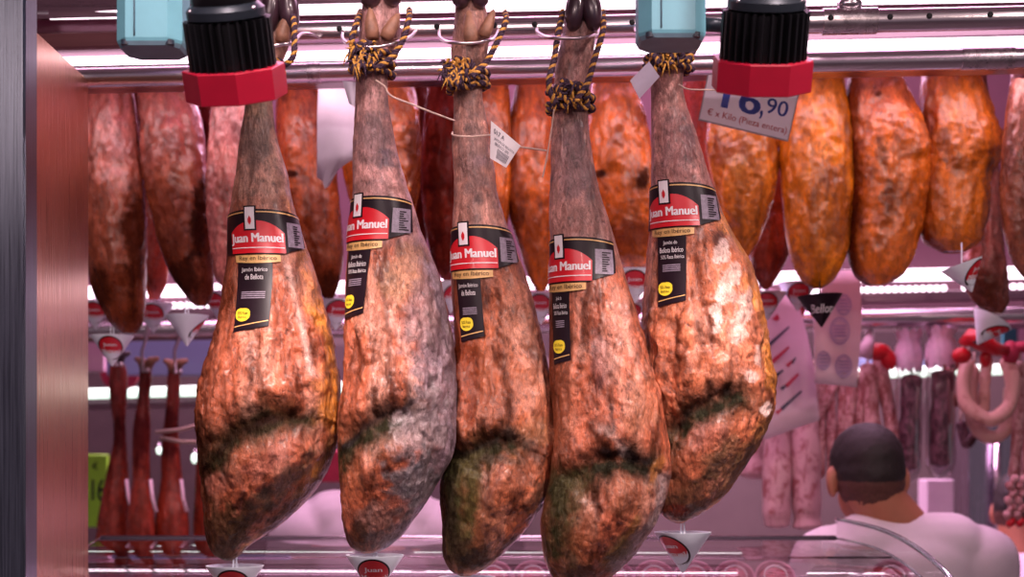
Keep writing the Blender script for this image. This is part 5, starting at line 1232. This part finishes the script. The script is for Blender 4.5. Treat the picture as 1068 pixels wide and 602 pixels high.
# ---------------------------------------------------------------- people
def person(origin, yaw, headoff, headtilt, label, faceaway=True, scale=1.0, seed=0, arm='work'):
    """origin = base of neck (world); the figure faces +Y locally (away from the viewer)"""
    root = empty('person', (origin[0], origin[1], 0), label, 'person')
    Rz = Matrix.Rotation(yaw, 3, 'Z'); O = Vector(origin)
    T_ = lambda p: O+Rz @ (Vector(p)*scale)
    zf = -O.z/scale
    def remesh(parts, name, mat, parent, vox=.007, smooth=6):
        mb = MB()
        for q in parts:
            if q[0] == 'c':
                _, a, b, ra, rb = q; a, b = T_(a), T_(b); n = 7; ax = (b-a).normalized(); pts = []; rs = []
                for j in range(6): t = (PI/2)*j/6; pts.append(a-ax*ra*scale*math.cos(t)); rs.append(max(1e-3, ra*scale*math.sin(t)))
                for j in range(n): t = j/(n-1); pts.append(a.lerp(b, t)); rs.append((ra*(1-t)+rb*t)*scale)
                for j in range(1, 7): t = (PI/2)*j/6; pts.append(b+ax*rb*scale*math.sin(t)); rs.append(max(1e-3, rb*scale*math.cos(t)))
                mb.tube(pts, rs, 16)
            else:
                _, c, r, ro = q; R = Rz @ (ro if ro is not None else Matrix.Identity(3)); mb.ellipsoid(T_(c), [x*scale for x in r], R, 24, 16)
        o = mb.build('tmp', mat, None)
        md = o.modifiers.new('r', 'REMESH'); md.mode = 'VOXEL'; md.voxel_size = vox
        sm = o.modifiers.new('s', 'SMOOTH'); sm.iterations = smooth; sm.factor = .6
        dg = bpy.context.evaluated_depsgraph_get(); dg.update()
        me = bpy.data.meshes.new_from_object(o.evaluated_get(dg)); bpy.data.objects.remove(o)
        off = Vector(parent.location)
        q = parent.parent
        while q is not None: off += q.location; q = q.parent
        me.transform(Matrix.Translation(-off)); me.name = name
        if not me.materials: me.materials.append(mat)
        me.polygons.foreach_set('use_smooth', [True]*len(me.polygons))
        ob = bpy.data.objects.new(name, me); COL.objects.link(ob); ob.parent = parent; return ob
    Hd = Vector(headoff); Rh = Matrix.Rotation(headtilt[0], 3, 'X') @ Matrix.Rotation(headtilt[1], 3, 'Y') @ Matrix.Rotation(headtilt[2], 3, 'Z')
    hp = lambda x, y, z: tuple(Hd+Rh @ Vector((x, y, z)))
    E = lambda c, r, ro=None: ('e', c, r, ro); C = lambda a, b, ra, rb: ('c', a, b, ra, rb)
    head = [E(hp(0, -.008, .015), (.075, .092, .088), Rh), E(hp(0, .025, -.05), (.056, .064, .062), Rh), C(hp(0, .07, -.085), hp(0, .075, -.088), .026, .026),
            C(hp(0, .088, .01), hp(0, .103, -.022), .008, .014), E(hp(.0, .086, -.055), (.026, .012, .007), Rh), E(hp(0, .082, .03), (.05, .012, .01), Rh),
            E(hp(.081, -.004, -.016), (.012, .022, .036), Rh @ Matrix.Rotation(.45, 3, 'Z')), E(hp(-.081, -.004, -.016), (.012, .022, .036), Rh @ Matrix.Rotation(-.45, 3, 'Z')),
            C((0, -.005, -.03), hp(0, -.03, -.05), .068, .060), E((0, -.02, -.055), (.10, .07, .05))]
    fingers = []
    arms = []
    for s_ in (-1, 1):
        sh, el, wr_ = (.185*s_, -.01, -.085), (.235*s_, .06, -.36), (.13*s_, .28, -.42)
        arms += [C(sh, el, .056, .044), C(el, wr_, .043, .028)]
        pc_ = Vector(wr_)+Vector((-.03*s_, .055, -.008)); fingers.append(E(tuple(pc_), (.036, .048, .015), Matrix.Rotation(.5*s_, 3, 'Z')))
        for q in range(4):
            b0 = pc_+Vector((-.025*s_+.019*(q-1.5)*s_*.9, .035, 0)); l = (.05, .058, .062, .048)[q]
            m1 = b0+Vector((-.012*s_, l*.5, .004)); e1 = m1+Vector((-.008*s_, l*.38, -.020)); fingers += [C(tuple(b0), tuple(m1), .009, .0085), C(tuple(m1), tuple(e1), .0085, .007)]
        t0 = pc_+Vector((-.030*s_, -.015, -.002)); t1 = t0+Vector((-.028*s_, .028, -.008)); t2 = t1+Vector((-.006*s_, .026, -.006)); fingers += [C(tuple(t0), tuple(t1), .011, .010), C(tuple(t1), tuple(t2), .010, .008)]
    torso = [E((0, .0, -.22), (.165, .105, .23)), E((0, -.01, -.09), (.17, .085, .075)), E((.165, -.01, -.085), (.062, .066, .062)), E((-.165, -.01, -.085), (.062, .066, .062)),
             E((0, .0, -.48), (.15, .105, .20)), E((0, 0, -.62), (.165, .115, .12)), C((-.1, -.02, -.05), (.1, -.02, -.05), .055, .055)]
    legs = []
    for s_ in (-1, 1):
        legs += [C((.085*s_, 0, -.66), (.095*s_, .02, -1.04), .085, .056), C((.095*s_, .02, -1.04), (.1*s_, -.01, zf+.09), .054, .038), C((.1*s_, -.03, zf+.045), (.11*s_, .13, zf+.035), .038, .034)]
    remesh(head+torso+arms+fingers+legs, 'body', MT['skin'], root, .006, 4)
    # coat: torso and sleeves, a little larger, to the knees
    big = lambda q, d: (q[0], q[1], tuple(x+d for x in q[2]), q[3]) if q[0] == 'e' else (q[0], q[1], q[2], q[3]+d, q[4]+d)
    coat = [big(q, .019) for q in torso]+[big(arms[0], .018), big(arms[1], .016), big(arms[2], .018), big(arms[3], .016)]
    coat += [C((0, -.025, -.065), (0, -.02, -.035), .070, .066), E((0, 0, -.80), (.20, .145, .22), None), C((-.08, 0, -.95), (.08, 0, -.95), .12, .12)]
    ct = remesh(coat, 'coat', MT['coat'], root, .008, 8); tag(ct, 'white work coat')
    tr = remesh([big(q, .014) for q in legs[:2]]+[big(q, .014) for q in legs[3:5]], 'trousers', MT['trouser'], root, .01, 4)
    for s_ in (-1, 1):
        remesh([C((.1*s_, -.035, zf+.045), (.11*s_, .14, zf+.038), .044, .040)], 'shoe', MT['trouser'], root, .008, 3)
    # cropped hair: full on the crown, shorter at the nape
    hr = remesh([E(hp(0, -.012, .028), (.080, .097, .085), Rh), E(hp(0, -.028, .0), (.077, .080, .072), Rh)], 'hair', MT['hair'], root, .006, 2)
    sd = remesh([E(hp(0, -.026, -.018), (.0752, .0765, .070), Rh), E(hp(0, -.040, -.050), (.056, .052, .045), Rh)], 'cropped_sides', MT['haircut'], root, .005, 2)
    for ob_ in (hr, sd):
        co_ = np.array([v.co[:] for v in ob_.data.vertices]); nn = np.array([v.normal[:] for v in ob_.data.vertices])
        co_ = co_+nn*(fbm(co_*45, 3)*.0025+fbm(co_*160, 2)*.0016)[:, None]; ob_.data.vertices.foreach_set('co', co_.ravel()); ob_.data.update()
    return root
Y1 = 3.15
person(P(942, 545, Y1), .10, (-.078, .02, .108), (-.10, -.04, .0), 'person with short dark hair seen from behind, wearing a white coat')
person(P(1072, 580, 4.1), -.7, (-.03, .05, .135), (-.2, 0, 0), 'person with dark curly hair cut off by the right edge, far behind')
person(P(388, 520, 3.6), .1, (.03, .12, .11), (-.5, 0, 0), 'person in a pale coat bending behind the counter, head hidden by the second ham')
# ---------------------------------------------------------------- light, camera, colour
def area(loc, tgt, size, en, col, sy=None, spread=None):
    li = bpy.data.lights.new('unseen_light', 'AREA'); li.energy = en; li.color = col; li.size = size
    if sy: li.shape = 'RECTANGLE'; li.size_y = sy
    if spread: li.spread = spread
    o = bpy.data.objects.new('unseen_light', li); COL.objects.link(o); o.location = loc
    o.rotation_euler = (Vector(tgt)-Vector(loc)).to_track_quat('-Z', 'Y').to_euler(); return o
def spot(loc, tgt, en, col, size=1.0, soft=.05):
    li = bpy.data.lights.new('unseen_spot', 'SPOT'); li.energy = en; li.color = col; li.spot_size = size; li.spot_blend = .8; li.shadow_soft_size = soft
    o = bpy.data.objects.new('unseen_spot', li); COL.objects.link(o); o.location = loc
    o.rotation_euler = (Vector(tgt)-Vector(loc)).to_track_quat('-Z', 'Y').to_euler(); return o
WARM, PINK = (1, .78, .78), (1, .54, .84)
# row of stall spot lamps beyond the frame, aimed at the hams like the two in view
for x in (-.45, .35, 1.15):
    spot((x+.15, 1.25, 2.75), (x*.62-.30, 2.15, 1.75), 31, WARM, 1.3, .035)   # stall lamps over the front row
for x in (-.9, -.2, .5, 1.2):
    spot((x, .55, 2.45), (x*.95-.1, 2.8, 1.95), 13, (1, .76, .66), .62, .03)   # unseen spots added to brighten the second row
area((-.2, .3, 2.5), (0, 2.2, 2.0), 1.6, 11, (1, .70, .74), .5)          # unseen soft fill added in front of the hams
area((0, 3.2, 3.3), (0, 3.3, 1.5), 2.6, 48, PINK, .7)                    # pink counter lighting overhead
area((.2, 4.5, 3.2), (.2, 4.6, 1.0), 3.0, 145, PINK, .6)
area((0, 2.62, 2.95), (0, 2.85, 1.7), 2.2, 3, PINK, .12)
area((0, 2.62, 2.30), (0, 2.80, 1.9), 2.4, 3, (1, .7, .74), .05)         # unseen strip added under the housing to light the second row
w = bpy.data.worlds.new('market_hall'); sc.world = w; w.use_nodes = True
w.node_tree.nodes['Background'].inputs[0].default_value = (.62, .45, .55, 1); w.node_tree.nodes['Background'].inputs[1].default_value = .25
cam = bpy.data.cameras.new('camera'); co = bpy.data.objects.new('camera', cam); COL.objects.link(co); sc.camera = co
co.location = (0, 0, EYE); co.rotation_euler = (PI/2, 0, 0)
cam.sensor_width = 36; cam.lens = 36*F/W; cam.shift_y = (HY-HH/2)/W; cam.clip_start = .05
cam.dof.use_dof = True; cam.dof.focus_distance = 2.03; cam.dof.aperture_fstop = 4.0
sc.view_settings.view_transform = 'Standard'; sc.view_settings.look = 'None'; sc.view_settings.gamma = 1
sc.view_settings.use_curve_mapping = False; sc.view_settings.exposure = 0.0
sc.cycles.use_denoising = True; sc.cycles.max_bounces = 6; sc.cycles.diffuse_bounces = 2; sc.cycles.glossy_bounces = 3; sc.cycles.transparent_max_bounces = 16
sc.cycles.sample_clamp_indirect = 6; sc.cycles.caustics_reflective = False; sc.cycles.caustics_refractive = False
